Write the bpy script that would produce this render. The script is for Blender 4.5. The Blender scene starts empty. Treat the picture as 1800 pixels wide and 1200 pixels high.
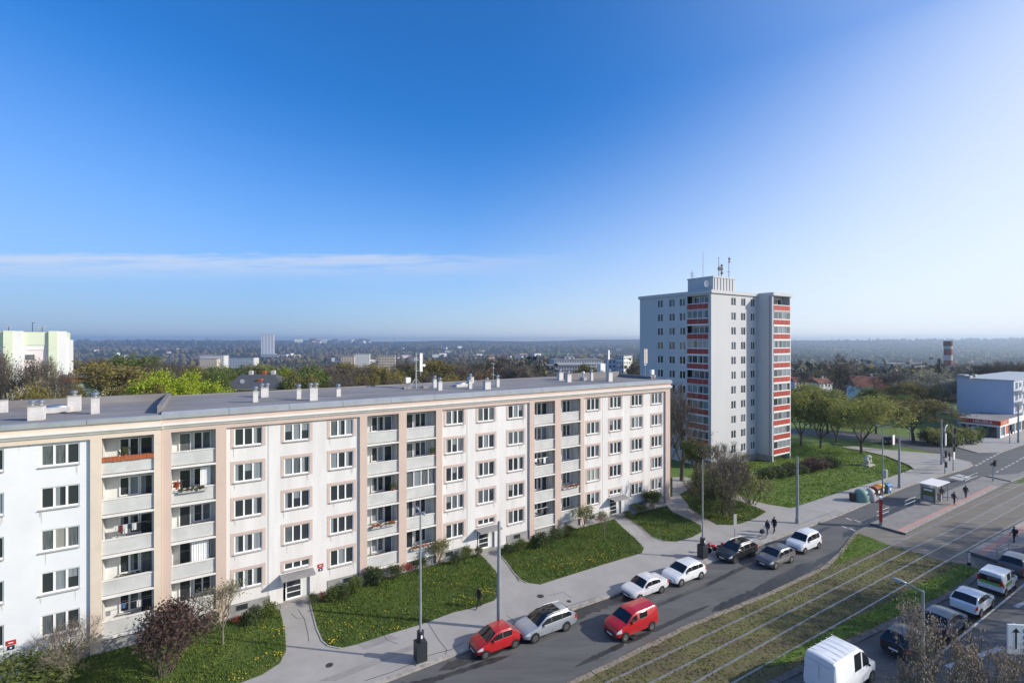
import bpy, bmesh, math, random
from mathutils import Vector, Matrix
R = math.radians
rnd = random.Random(7)
scene = bpy.context.scene
COL = scene.collection
H = 21.6; F = 850.0; CX = 900.0; CY = 598.0       # camera height (m), focal length and centre in photo pixels
def P(px, py, z=0.0):                              # ground point seen at a photo pixel
    Y = F * (H - z) / (py - CY)
    return Vector(((px - CX) / F * Y, Y, z))
def PZ(px, py, Y):                                 # point at distance Y
    return Vector(((px - CX) / F * Y, Y, H - (py - CY) / F * Y))

# ------------------------------------------------------------------ mesh builder
class MB:
    def __init__(s): s.v = []; s.f = []; s.m = []
    def quad(s, a, b, c, d, m=0):
        n = len(s.v); s.v += [tuple(a), tuple(b), tuple(c), tuple(d)]; s.f.append((n, n+1, n+2, n+3)); s.m.append(m); return s
    def tri(s, a, b, c, m=0):
        n = len(s.v); s.v += [tuple(a), tuple(b), tuple(c)]; s.f.append((n, n+1, n+2)); s.m.append(m); return s
    def box(s, x0, x1, y0, y1, z0, z1, m=0):
        n = len(s.v)
        s.v += [(x0,y0,z0),(x1,y0,z0),(x1,y1,z0),(x0,y1,z0),(x0,y0,z1),(x1,y0,z1),(x1,y1,z1),(x0,y1,z1)]
        for q in ((0,3,2,1),(4,5,6,7),(0,1,5,4),(1,2,6,5),(2,3,7,6),(3,0,4,7)):
            s.f.append(tuple(n+i for i in q)); s.m.append(m)
        return s
    def prism(s, pts, z0, z1, m=0, side=None):     # pts: xy list, counter-clockwise
        a = sum(p[0]*q[1]-q[0]*p[1] for p, q in zip(pts, pts[1:]+pts[:1]))
        if a < 0: pts = pts[::-1]
        n = len(s.v); k = len(pts)
        s.v += [(p[0],p[1],z0) for p in pts] + [(p[0],p[1],z1) for p in pts]
        s.f.append(tuple(n+k+i for i in range(k))); s.m.append(m)
        s.f.append(tuple(n+i for i in reversed(range(k)))); s.m.append(m)
        for i in range(k):
            j = (i+1) % k
            s.f.append((n+i, n+j, n+k+j, n+k+i)); s.m.append(m if side is None else side)
        return s
    def sheet(s, pts, z, m=0):
        a = sum(p[0]*q[1]-q[0]*p[1] for p, q in zip(pts, pts[1:]+pts[:1]))
        if a < 0: pts = pts[::-1]
        n = len(s.v); s.v += [(p[0],p[1],z) for p in pts]; s.f.append(tuple(range(n, n+len(pts)))); s.m.append(m); return s
    def tube(s, p0, p1, r0, r1=None, n=6, m=0, cap=True):
        r1 = r0 if r1 is None else r1
        p0 = Vector(p0); p1 = Vector(p1); d = p1 - p0
        if d.length < 1e-6: return s
        d.normalize(); u = d.orthogonal().normalized(); w = d.cross(u)
        b = len(s.v)
        for p, r in ((p0, r0), (p1, r1)):
            for i in range(n):
                a = 2*math.pi*i/n
                s.v.append(tuple(p + u*(r*math.cos(a)) + w*(r*math.sin(a))))
        for i in range(n):
            j = (i+1) % n
            s.f.append((b+i, b+j, b+n+j, b+n+i)); s.m.append(m)
        if cap:
            s.f.append(tuple(b+n+i for i in range(n))); s.m.append(m)
            s.f.append(tuple(b+i for i in reversed(range(n)))); s.m.append(m)
        return s
    def lathe(s, prof, cx=0, cy=0, z=0, n=16, m=0, axis='z'):   # prof: (r, h) list
        b = len(s.v)
        for r, h in prof:
            for i in range(n):
                a = 2*math.pi*i/n; c, q = r*math.cos(a), r*math.sin(a)
                s.v.append((cx+c, cy+q, z+h) if axis == 'z' else (cx+c, cy+h, z+q))
        for k in range(len(prof)-1):
            for i in range(n):
                j = (i+1) % n
                q = (b+k*n+i, b+k*n+j, b+(k+1)*n+j, b+(k+1)*n+i)
                s.f.append(q if axis == 'z' else q[::-1]); s.m.append(m)
        t = b+(len(prof)-1)*n
        s.f.append(tuple(t+i for i in range(n)) if axis == 'z' else tuple(t+i for i in reversed(range(n)))); s.m.append(m)
        s.f.append(tuple(b+i for i in reversed(range(n))) if axis == 'z' else tuple(b+i for i in range(n))); s.m.append(m)
        return s
    def ball(s, c, rx, ry, rz, n=10, k=6, m=0, jit=0.0, rg=None):
        b = len(s.v)
        for a in range(k+1):
            t = math.pi*a/k
            for i in range(n):
                p = 2*math.pi*i/n; j = 1 + (rg.uniform(-jit, jit) if rg else 0)
                s.v.append((c[0]+rx*j*math.sin(t)*math.cos(p), c[1]+ry*j*math.sin(t)*math.sin(p), c[2]+rz*j*math.cos(t)))
        for a in range(k):
            for i in range(n):
                j = (i+1) % n
                s.f.append((b+a*n+i, b+(a+1)*n+i, b+(a+1)*n+j, b+a*n+j)); s.m.append(m)
        return s
    def mesh(s, name, mats, smooth=False, angle=35):
        me = bpy.data.meshes.new(name); me.from_pydata(s.v, [], s.f)
        for x in (mats if isinstance(mats, (list, tuple)) else [mats]): me.materials.append(x)
        if any(s.m): me.polygons.foreach_set('material_index', s.m)
        me.polygons.foreach_set('use_smooth', [bool(smooth)]*len(s.f))
        me.update()
        if smooth: me.set_sharp_from_angle(angle=R(angle))
        return me
    def build(s, name, mats, parent=None, loc=(0,0,0), rz=0.0, smooth=False, angle=35, label=None):
        return link(name, s.mesh(name, mats, smooth, angle), parent, loc, rz, label)

def link(name, data, parent=None, loc=(0,0,0), rz=0.0, label=None):
    o = bpy.data.objects.new(name, data); COL.objects.link(o)
    o.location = loc; o.rotation_euler = (0, 0, rz)
    if parent: o.parent = parent
    if label: o['label'] = label
    return o
def empty(name, loc=(0,0,0), rz=0.0):
    o = bpy.data.objects.new(name, None); COL.objects.link(o); o.location = loc; o.rotation_euler = (0,0,rz); o.empty_display_size = .3
    return o
def tag(o, label, cat, group=None):
    o['label'] = label; o['category'] = cat
    if group: o['group'] = group
    return o
def thing(name, label, cat, loc=(0,0,0), rz=0.0, group=None): return tag(empty(name, loc, rz), label, cat, group)
def struct(o, kind='structure'): o['kind'] = kind; return o
kids = {}
def cp(o, parent=None, loc=None, rz=None, scale=None):         # a copy of an object and of everything under it
    c = o.copy(); COL.objects.link(c)
    if parent is not None: c.parent = parent
    if loc is not None: c.location = loc
    if rz is not None: c.rotation_euler = (0, 0, rz)
    if scale is not None: c.scale = scale if hasattr(scale, '__len__') else (scale,)*3
    for ch in o.children: cp(ch, c)
    return c

# ------------------------------------------------------------------ materials
def nd(nt, t, **kw):
    n = nt.nodes.new(t)
    for k, v in kw.items():
        if k in n.inputs.keys(): n.inputs[k].default_value = v
        else: setattr(n, k, v)
    return n
def mat(name, col, rough=.8, var=.0, scale=2.0, metal=0.0, spec=.5, bump=0.0, bscale=25.0, col2=None, stretch=None, rand=0.0, detail=6, coat=0.0, lo=.35, hi=.65, transl=0.0):
    m = bpy.data.materials.new(name); m.use_nodes = True; nt = m.node_tree; nt.nodes.clear()
    out = nd(nt, 'ShaderNodeOutputMaterial'); b = nd(nt, 'ShaderNodeBsdfPrincipled')
    b.inputs['Roughness'].default_value = rough; b.inputs['Metallic'].default_value = metal
    b.inputs['Specular IOR Level'].default_value = spec; b.inputs['Coat Weight'].default_value = coat
    b.inputs['Coat Roughness'].default_value = .05
    nt.links.new(b.outputs[0], out.inputs[0])
    c3 = tuple(col)+(1,)
    b.inputs['Base Color'].default_value = c3
    src = None
    if var or col2 or bump:
        tc = nd(nt, 'ShaderNodeTexCoord'); mp = nd(nt, 'ShaderNodeMapping')
        if stretch: mp.inputs['Scale'].default_value = stretch[:3]; mp.inputs['Rotation'].default_value = (0,0,stretch[3] if len(stretch) > 3 else 0)
        nt.links.new(tc.outputs['Object'], mp.inputs[0])
    if var or col2:
        no = nd(nt, 'ShaderNodeTexNoise'); no.inputs['Scale'].default_value = scale; no.inputs['Detail'].default_value = detail; no.inputs['Roughness'].default_value = .65
        nt.links.new(mp.outputs[0], no.inputs['Vector'])
        mr = nd(nt, 'ShaderNodeMapRange'); mr.inputs[1].default_value = lo; mr.inputs[2].default_value = hi
        nt.links.new(no.outputs[0], mr.inputs[0])
        mx = nd(nt, 'ShaderNodeMix', data_type='RGBA')
        c2 = col2 if col2 else tuple(x*(1-var) for x in col)
        mx.inputs[6].default_value = c3; mx.inputs[7].default_value = tuple(c2)+(1,)
        nt.links.new(mr.outputs[0], mx.inputs[0]); src = mx.outputs[2]
    if rand:
        oi = nd(nt, 'ShaderNodeObjectInfo'); hs = nd(nt, 'ShaderNodeHueSaturation')
        a = nd(nt, 'ShaderNodeMapRange'); a.inputs[3].default_value = 1-rand; a.inputs[4].default_value = 1+rand
        nt.links.new(oi.outputs['Random'], a.inputs[0]); nt.links.new(a.outputs[0], hs.inputs['Value'])
        if src: nt.links.new(src, hs.inputs['Color'])
        else: hs.inputs['Color'].default_value = c3
        src = hs.outputs[0]
    if src: nt.links.new(src, b.inputs['Base Color'])
    if bump:
        n2 = nd(nt, 'ShaderNodeTexNoise'); n2.inputs['Scale'].default_value = bscale; n2.inputs['Detail'].default_value = 4
        nt.links.new(mp.outputs[0], n2.inputs['Vector'])
        bp = nd(nt, 'ShaderNodeBump'); bp.inputs['Strength'].default_value = bump; bp.inputs['Distance'].default_value = .05
        nt.links.new(n2.outputs[0], bp.inputs['Height']); nt.links.new(bp.outputs[0], b.inputs['Normal'])
    if transl:
        t = nd(nt, 'ShaderNodeBsdfTranslucent'); ms = nd(nt, 'ShaderNodeMixShader'); ms.inputs[0].default_value = transl
        t.inputs[0].default_value = c3
        if src: nt.links.new(src, t.inputs[0])
        nt.links.new(b.outputs[0], ms.inputs[1]); nt.links.new(t.outputs[0], ms.inputs[2]); nt.links.new(ms.outputs[0], out.inputs[0])
    return m
M = {}
def D(k, *a, **kw): M[k] = mat(k, *a, **kw)
FR = 32.2*math.pi/180
D('asphalt', (.085,.085,.088), .78, col2=(.13,.128,.125), scale=.5, stretch=(.25,1.6,1,-FR), bump=.25, bscale=60, detail=10)
D('asphalt_light', (.125,.124,.122), .85, col2=(.10,.10,.10), scale=.8, detail=9)
D('wet_asphalt', (.026,.026,.028), .45, col2=(.05,.048,.047), scale=1.5, detail=8)
D('pavement', (.37,.355,.34), .9, col2=(.31,.295,.285), scale=.35, bump=.15, bscale=50, detail=10)
D('patch', (.24,.23,.22), .9, col2=(.31,.30,.29), scale=.9, detail=9)
D('kerb', (.44,.41,.37), .85, col2=(.24,.22,.20), scale=2.5)
D('cobble', (.34,.29,.23), .9, col2=(.16,.13,.10), scale=5, detail=8)
D('dark_stone', (.17,.165,.16), .9, col2=(.09,.085,.08), scale=3)
D('grass', (.095,.135,.022), .9, col2=(.04,.075,.01), scale=.6, bump=.5, bscale=18, detail=10)
D('grass2', (.12,.19,.025), .9, col2=(.07,.125,.016), scale=.45, bump=.5, bscale=18, detail=10)
D('track_grass', (.15,.145,.05), .95, col2=(.11,.085,.05), scale=.35, stretch=(.5,1.3,1,-FR), bump=.5, bscale=15, detail=10)
D('blade', (.085,.17,.014), .8, col2=(.205,.25,.04), scale=.55, transl=.3)
D('blade_bright', (.135,.245,.02), .8, col2=(.24,.29,.045), scale=.3, transl=.3)
D('infill', (.15,.13,.105), .9, col2=(.20,.18,.15), scale=.5, stretch=(.3,2,1,-FR), detail=9)
D('blade_dry', (.17,.18,.055), .9, col2=(.15,.115,.06), scale=.3, transl=.2)
D('dandelion', (.75,.5,.02), .8)
D('concrete_bed', (.23,.21,.18), .9, col2=(.15,.135,.11), scale=.6, stretch=(.35,2,1,-FR), detail=10)
D('rail', (.40,.39,.37), .4, metal=.6, var=.3, scale=3)
D('platform', (.27,.255,.245), .9, col2=(.20,.19,.185), scale=1.2, detail=8)
D('pink_paving', (.48,.27,.23), .9, col2=(.38,.24,.20), scale=1.5)
D('paint', (.55,.55,.54), .8, var=.35, scale=4, detail=8)
D('soil', (.07,.05,.035), .95, var=.5, scale=3)
# buildings
D('render_white', (.76,.735,.715), .9, col2=(.64,.615,.595), scale=.45, detail=10, stretch=(2.2,1,.25))
D('streak', (.675,.65,.63), .95, var=.12, scale=2)
D('render_blue', (.76,.768,.78), .9, col2=(.70,.71,.73), scale=.4, detail=8)
D('peach', (.60,.465,.395), .9, col2=(.55,.43,.37), scale=.5, detail=8)
D('peach_dark', (.575,.455,.40), .9, var=.1, scale=1)
D('cream', (.71,.60,.49), .9, var=.12, scale=.6)
D('moulding', (.80,.77,.73), .85, var=.12, scale=1.5)
D('loggia_white', (.70,.70,.68), .9, var=.14, scale=.8)
D('parapet_grey', (.585,.585,.565), .9, var=.2, scale=.7, detail=9)
D('plinth', (.34,.34,.33), .9, var=.3, scale=1)
D('roof_felt', (.185,.172,.168), .9, col2=(.26,.245,.245), scale=.28, detail=10, stretch=(.5,1.5,1))
D('fascia', (.46,.48,.50), .45, var=.15, scale=1, metal=.3)
D('chimney', (.66,.63,.61), .9, var=.2, scale=2)
D('zinc', (.58,.60,.62), .35, metal=.8, var=.2, scale=4)
D('frame_white', (.82,.82,.80), .5)
D('frame_grey', (.30,.31,.32), .5)
D('sill', (.46,.44,.43), .6)
D('glass_dark', (.034,.04,.045), .04, spec=.6)
D('glass_curtain', (.17,.19,.20), .06, col2=(.05,.06,.065), scale=3, stretch=(6,6,.3), spec=.6)
D('glass_light', (.27,.30,.325), .08, col2=(.17,.195,.21), scale=2, stretch=(7,7,.2), spec=.5)
D('glass_blind', (.30,.30,.27), .2, var=.1, scale=3)
D('terracotta', (.46,.13,.05), .9, var=.4, scale=5)
D('canopy', (.30,.29,.29), .7, var=.2, scale=3)
D('tower_wall', (.56,.555,.56), .9, col2=(.52,.515,.525), scale=.25, detail=9, stretch=(1.5,1.5,.3))
D('tower_trim', (.42,.42,.43), .85, var=.15, scale=1)
D('tower_red', (.41,.045,.028), .6, var=.25, scale=1.2, rand=.12)
D('tower_glazing', (.42,.46,.50), .12, col2=(.20,.24,.28), scale=1.1, stretch=(2.5,2.5,.6), rand=.25)
D('green_panel', (.66,.72,.55), .9, var=.08, scale=.3)
D('pink_panel', (.78,.68,.68), .9, var=.06, scale=.3)
D('pale_panel', (.76,.76,.74), .9, var=.08, scale=.3)
D('blue_gable', (.55,.58,.67), .9, var=.06, scale=.3)
D('beige_wall', (.60,.50,.38), .9, var=.15, scale=.4)
D('slate', (.09,.095,.105), .8, var=.3, scale=2)
D('roof_red', (.20,.075,.055), .9, var=.35, scale=1.5)
D('sign_red', (.48,.025,.02), .5)
D('old_red', (.27,.055,.045), .8, var=.3, scale=.3); D('old_white', (.52,.50,.47), .8, var=.2, scale=.3)
D('sign_orange', (.62,.13,.03), .5)
D('sign_white', (.80,.80,.79), .5)
D('black', (.012,.012,.014), .5)
D('dark', (.03,.032,.036), .5)
D('steel', (.40,.42,.43), .45, metal=.6, var=.15, scale=3)
D('galv', (.36,.39,.41), .5, metal=.35, var=.15, scale=2)
D('box_black', (.03,.035,.042), .45, var=.3, scale=6)
D('rust', (.20,.09,.05), .8, var=.4, scale=3)
D('stone', (.50,.48,.43), .9, var=.25, scale=3)
for k, c in dict(red=(.44,.008,.012), silver=(.40,.42,.46), white=(.76,.77,.78), oldwhite=(.66,.66,.68), blackcar=(.018,.019,.022), navy=(.025,.04,.075), greycar=(.13,.133,.14), van=(.80,.81,.82)).items():
    M['car_'+k] = mat('car_'+k, c, .32, metal=.35 if k in ('silver','greycar') else 0, coat=.7, var=.08, scale=1.5)
D('car_glass', (.012,.014,.017), .03, spec=.7)
D('tyre', (.018,.018,.019), .85)
D('alloy', (.42,.43,.45), .3, metal=.9)
D('lamp_glass', (.62,.64,.67), .1, spec=.8)
D('tail_red', (.42,.012,.012), .2)
D('trim', (.02,.021,.023), .6)
D('plate', (.75,.75,.74), .5)
D('green_print', (.16,.36,.05), .5)
# plants
D('bark', (.11,.088,.07), .95, var=.4, scale=3)
D('bark_pale', (.20,.165,.13), .95, var=.3, scale=3)
def leafm(k, a, b, t=.3): D(k, a, .75, col2=b, scale=.35, rand=.22, transl=t, detail=3, lo=.3, hi=.7)
leafm('leaf_olive', (.26,.225,.05), (.165,.125,.045), 0.35)
leafm('leaf_green', (0.15, 0.19, 0.04), (0.09, 0.115, 0.028), 0.35)
leafm('leaf_yellow', (0.36, 0.42, 0.03), (0.25, 0.31, 0.02), 0.45)
leafm('leaf_bare', (0.145, 0.115, 0.09), (0.1, 0.08, 0.065), 0.1)
leafm('leaf_orange', (0.27, 0.145, 0.06), (0.19, 0.11, 0.05), 0.3)
leafm('leaf_white', (0.4, 0.39, 0.33), (0.22, 0.21, 0.13), 0.3)
leafm('leaf_dark', (0.04, 0.055, 0.025), (0.022, 0.032, 0.016), 0.1)
leafm('leaf_purple', (.10,.056,.046), (.06,.036,.03), 0.25)
leafm('leaf_lime', (0.27, 0.28, 0.085), (0.17, 0.18, 0.055), 0.35)
leafm('leaf_bud', (0.34, 0.29, 0.19), (0.21, 0.17, 0.11), 0.25)
leafm('leaf_shrub', (0.085, 0.115, 0.035), (0.045, 0.06, 0.02), 0.3)
leafm('leaf_flower', (.35,.05,.02), (.20,.06,.03))
leafm('leaf_front', (.46,.37,.25), (.28,.21,.14), .25)
leafm('leaf_park', (.34,.35,.075), (.20,.205,.055), .4)
# people
D('skin', (.45,.28,.20), .6); D('hair', (.025,.018,.012), .8)
for k, c in dict(black=(.014,.014,.017), navy=(.02,.028,.06), grey=(.12,.12,.13), jeans=(.05,.075,.13), green=(.03,.07,.04), maroon=(.12,.02,.025), blue=(.06,.12,.25), white=(.6,.6,.6)).items():
    D('cloth_'+k, c, .9, var=.2, scale=8)
from mathutils import noise
# ------------------------------------------------------------------ camera, light, sky
cam = bpy.data.cameras.new('camera'); co = bpy.data.objects.new('camera', cam); COL.objects.link(co)
co.location = (0, 0, H); co.rotation_euler = (R(90), 0, 0)
cam.sensor_width = 36; cam.lens = 36*F/1800; cam.shift_y = -(CY-600)/1800*-1 if False else (CY-600)/1800
cam.clip_end = 30000; cam.clip_start = .1
scene.camera = co
EL = R(27.5); SUNH = Vector((.988, -.155, 0)).normalized()
SUN = Vector((SUNH.x*math.cos(EL), SUNH.y*math.cos(EL), math.sin(EL)))
L = bpy.data.lights.new('sun', 'SUN'); L.energy = 4.6; L.angle = R(.5); L.color = (1, .93, .82)
lo = bpy.data.objects.new('sun', L); COL.objects.link(lo); lo.rotation_euler = SUN.to_track_quat('Z', 'Y').to_euler(); lo.location = (60, -20, 60)
w = bpy.data.worlds.new('World'); scene.world = w; w.use_nodes = True; nt = w.node_tree; nt.nodes.clear()
wo = nd(nt, 'ShaderNodeOutputWorld'); bg = nd(nt, 'ShaderNodeBackground'); bg.inputs[1].default_value = .118
sky = nd(nt, 'ShaderNodeTexSky'); sky.sky_type = 'NISHITA'; sky.sun_disc = False; sky.sun_elevation = EL
sky.sun_rotation = math.atan2(SUNH.x, SUNH.y); sky.altitude = 300; sky.air_density = 1.0; sky.dust_density = .4; sky.ozone_density = 4
# a thin bank of cloud low in the west, laid out by compass direction
tc = nd(nt, 'ShaderNodeTexCoord'); sx = nd(nt, 'ShaderNodeSeparateXYZ'); nt.links.new(tc.outputs['Generated'], sx.inputs[0])
def mth(op, a, b=None, clamp=False):
    n = nd(nt, 'ShaderNodeMath'); n.operation = op; n.use_clamp = clamp
    for i, x in enumerate((a, b)):
        if x is None: continue
        if isinstance(x, (int, float)): n.inputs[i].default_value = x
        else: nt.links.new(x, n.inputs[i])
    return n.outputs[0]
def ramp(x, a, b, c=0, d=1):
    n = nd(nt, 'ShaderNodeMapRange'); n.interpolation_type = 'SMOOTHSTEP'
    for i, q in enumerate((a, b, c, d)): n.inputs[i+1].default_value = q
    nt.links.new(x, n.inputs[0]); return n.outputs[0]
# clear-air tint, haze that thickens towards the horizon and the pale glow on the sun's side
def vmath(op, a, b):
    n = nd(nt, 'ShaderNodeVectorMath'); n.operation = op
    for i, x in enumerate((a, b)):
        if isinstance(x, tuple): n.inputs[i].default_value = x
        else: nt.links.new(x, n.inputs[i])
    return n
def lin(x, a, b, c, d):
    n = nd(nt, 'ShaderNodeMapRange')
    for i, q in enumerate((a, b, c, d)): n.inputs[i+1].default_value = q
    nt.links.new(x, n.inputs[0]); return n.outputs[0]
tint = vmath('MULTIPLY', sky.outputs[0], (.27, .98, 1.60)).outputs[0]
dz = sx.outputs[2]; el = mth('ARCSINE', dz); hor = mth('SQRT', mth('MAXIMUM', mth('SUBTRACT', 1.0, mth('MULTIPLY', dz, dz)), .0001))
az = mth('DIVIDE', sx.outputs[0], hor)
pw = mth('SUBTRACT', lin(az, -.1, .74, 2.6, .48), lin(az, -.1, -.75, 0, 1.25))
hz = mth('MULTIPLY', mth('POWER', lin(el, 0, R(28), 1, 0), pw), .97)
dt = vmath('DOT_PRODUCT', tc.outputs['Generated'], tuple(SUN)).outputs['Value']
gl = mth('MULTIPLY', mth('POWER', mth('MAXIMUM', dt, 0), 3), .95)
fac = mth('SUBTRACT', 1.0, mth('MULTIPLY', mth('SUBTRACT', 1.0, hz), mth('SUBTRACT', 1.0, gl, True)), True)
hc = nd(nt, 'ShaderNodeMix', data_type='RGBA'); nt.links.new(lin(az, -.45, .60, 0, 1), hc.inputs[0]); hc.inputs[6].default_value = (3.3,4.1,5.6,1); hc.inputs[7].default_value = (7.2,7.5,7.9,1)
hs = nd(nt, 'ShaderNodeMix', data_type='RGBA'); nt.links.new(fac, hs.inputs[0]); nt.links.new(tint, hs.inputs[6]); nt.links.new(hc.outputs[2], hs.inputs[7])
yy = mth('MAXIMUM', sx.outputs[1], .02); uu = mth('DIVIDE', sx.outputs[0], yy); vv = mth('DIVIDE', sx.outputs[2], yy)
cb = nd(nt, 'ShaderNodeCombineXYZ'); nt.links.new(mth('MULTIPLY', uu, 3.2), cb.inputs[0]); nt.links.new(mth('MULTIPLY', vv, 34), cb.inputs[1])
nz = nd(nt, 'ShaderNodeTexNoise'); nz.inputs['Scale'].default_value = 1.4; nz.inputs['Detail'].default_value = 9; nz.inputs['Roughness'].default_value = .62
nt.links.new(cb.outputs[0], nz.inputs['Vector'])
nz2 = nd(nt, 'ShaderNodeTexNoise'); nz2.inputs['Scale'].default_value = 5; nz2.inputs['Detail'].default_value = 6
nt.links.new(cb.outputs[0], nz2.inputs['Vector'])
vtop = mth('ADD', vv, mth('MULTIPLY', mth('SUBTRACT', nz2.outputs[0], .5), .02))
band = mth('MULTIPLY', ramp(vv, .105, .145), ramp(vtop, .182, .170))
band = mth('MULTIPLY', band, ramp(uu, .22, -.30))
band = mth('MULTIPLY', band, ramp(nz.outputs[0], .22, .60))
fade = ramp(vv, .125, .17, .35, 1)
cm = nd(nt, 'ShaderNodeMix', data_type='RGBA'); nt.links.new(mth('MULTIPLY', mth('MULTIPLY', band, fade), .52), cm.inputs[0])
nt.links.new(hs.outputs[2], cm.inputs[6]); cm.inputs[7].default_value = (6.0, 6.1, 6.7, 1)
nt.links.new(cm.outputs[2], bg.inputs[0]); nt.links.new(bg.outputs[0], wo.inputs[0])
vs = scene.view_settings; vs.view_transform = 'Standard'; vs.look = 'None'; vs.exposure = 0.15; vs.gamma = 1; vs.use_curve_mapping = False

# ------------------------------------------------------------------ frame of the street (x along the facade, y into the buildings)
FO = Vector((-2.63, 49.76, 0)); FD = Vector((.8462, .5328, 0)); FM = Vector((-.5328, .8462, 0)); FA = math.atan2(.5328, .8462)
RA = math.atan2(12.2, 20.5)                       # direction of the road
RD = Vector((math.cos(RA), math.sin(RA), 0)); RN = Vector((-RD.y, RD.x, 0))
def fu(px, v=0.0, O=FO):                          # place along a facade at the photo column px
    t = (px-CX)/F; o = O + FM*v
    return (t*o.y-o.x)/(FD.x-t*FD.y)
def fz(px, py, v=0.0, O=FO):
    o = O + FM*v + FD*fu(px, v, O); return H-(py-CY)/F*o.y
def fv(px, O):                                    # place along a side wall (running into depth) at column px
    t = (px-CX)/F
    return (t*O.y-O.x)/(FM.x-t*FM.y)

# ------------------------------------------------------------------ terrain
KN = [(0,0),(235,0),(420,-9),(700,-21),(1200,-34),(2000,-46),(3000,-50),(4200,-36),(5400,-10),(6500,12),(7200,20.5),(7600,15)]
def prof(r):
    for (a, b), (c, d) in zip(KN, KN[1:]):
        if r <= c:
            t = (r-a)/(c-a); t = t*t*(3-2*t)*.5+t*.5; return b+(d-b)*t
    return KN[-1][1]
def terr(x, y):
    r = math.hypot(x, y)
    k = max(0, min(1, (r-260)/500))
    z = prof(r)
    n = noise.noise((x*.0016, y*.0016, 3.1))*10 + noise.noise((x*.006, y*.006, 7.7))*3.2
    far = max(0, min(1, (r-4200)/2200))
    a = math.atan2(x, y); n = n*(1-far) + far*(noise.noise((a*5.5, r*.0007, 1.3))*24+noise.noise((a*17, r*.001, 4.3))*7+3)
    n += 26*max(0, noise.noise((a*3.1+2, 5.5, 0))+.25)*math.exp(-((r-3300)/420)**2) + 9*max(0, noise.noise((a*4.2+7, 1.5, 0))+.2)*math.exp(-((r-1700)/240)**2)
    return z + n*k
mb = MB(); NA = 200
for i in range(NA):
    a = 2*math.pi*i/NA; mb.v.append((226*math.sin(a), 226*math.cos(a), -.02))
mb.f.append(tuple(range(NA))[::-1]); mb.m.append(0)
struct(mb.build('ground', M['grass2']))
def terrain_mat():
    m = bpy.data.materials.new('terrain'); m.use_nodes = True; nt = m.node_tree; b = nt.nodes['Principled BSDF']; b.inputs['Roughness'].default_value = 1; b.inputs['Specular IOR Level'].default_value = 0
    tc = nd(nt, 'ShaderNodeTexCoord')
    vo = nd(nt, 'ShaderNodeTexVoronoi'); vo.inputs['Scale'].default_value = .0045; vo.inputs['Randomness'].default_value = 1
    no = nd(nt, 'ShaderNodeTexNoise'); no.inputs['Scale'].default_value = .0022; no.inputs['Detail'].default_value = 8; no.inputs['Roughness'].default_value = .6
    n3 = nd(nt, 'ShaderNodeTexNoise'); n3.inputs['Scale'].default_value = .05; n3.inputs['Detail'].default_value = 6
    mpv = nd(nt, 'ShaderNodeMapping'); mpv.inputs['Scale'].default_value = (.35, 1, 1)
    nt.links.new(tc.outputs['Object'], mpv.inputs[0])
    for n in (vo, no): nt.links.new(mpv.outputs[0], n.inputs['Vector'])
    nt.links.new(tc.outputs['Object'], n3.inputs['Vector'])
    sp = nd(nt, 'ShaderNodeSeparateColor'); nt.links.new(vo.outputs['Color'], sp.inputs[0])
    cr = nd(nt, 'ShaderNodeValToRGB'); e = cr.color_ramp; e.elements[0].color = (.045,.06,.022,1); e.elements[1].color = (.16,.14,.085,1)
    e.elements[1].position = .85; x = e.elements.new(.45); x.color = (.06,.11,.03,1); x = e.elements.new(.65); x.color = (.07,.06,.04,1); e.interpolation = 'CONSTANT'
    nt.links.new(sp.outputs[0], cr.inputs[0])
    wd = nd(nt, 'ShaderNodeMix', data_type='RGBA'); wd.inputs[6].default_value = (.032,.032,.022,1); wd.inputs[7].default_value = (.018,.021,.014,1); nt.links.new(n3.outputs[0], wd.inputs[0])
    mr = nd(nt, 'ShaderNodeMapRange'); mr.inputs[1].default_value = .42; mr.inputs[2].default_value = .46; nt.links.new(no.outputs[0], mr.inputs[0])
    mx = nd(nt, 'ShaderNodeMix', data_type='RGBA'); nt.links.new(mr.outputs[0], mx.inputs[0]); nt.links.new(cr.outputs[0], mx.inputs[6]); nt.links.new(wd.outputs[2], mx.inputs[7])
    nt.links.new(mx.outputs[2], b.inputs['Base Color']); return m
mb = MB(); rings = [224]; 
while rings[-1] < 7600: rings.append(rings[-1]*1.055)
A0, A1, NB = R(-75), R(75), 230
for r in rings:
    for i in range(NB+1):
        a = A0+(A1-A0)*i/NB; x, y = r*math.sin(a), r*math.cos(a); mb.v.append((x, y, terr(x, y)))
for k in range(len(rings)-1):
    for i in range(NB):
        b = k*(NB+1)+i; mb.f.append((b, b+1, b+NB+2, b+NB+1)); mb.m.append(0)
struct(mb.build('terrain', terrain_mat(), smooth=True, angle=180))

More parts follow.
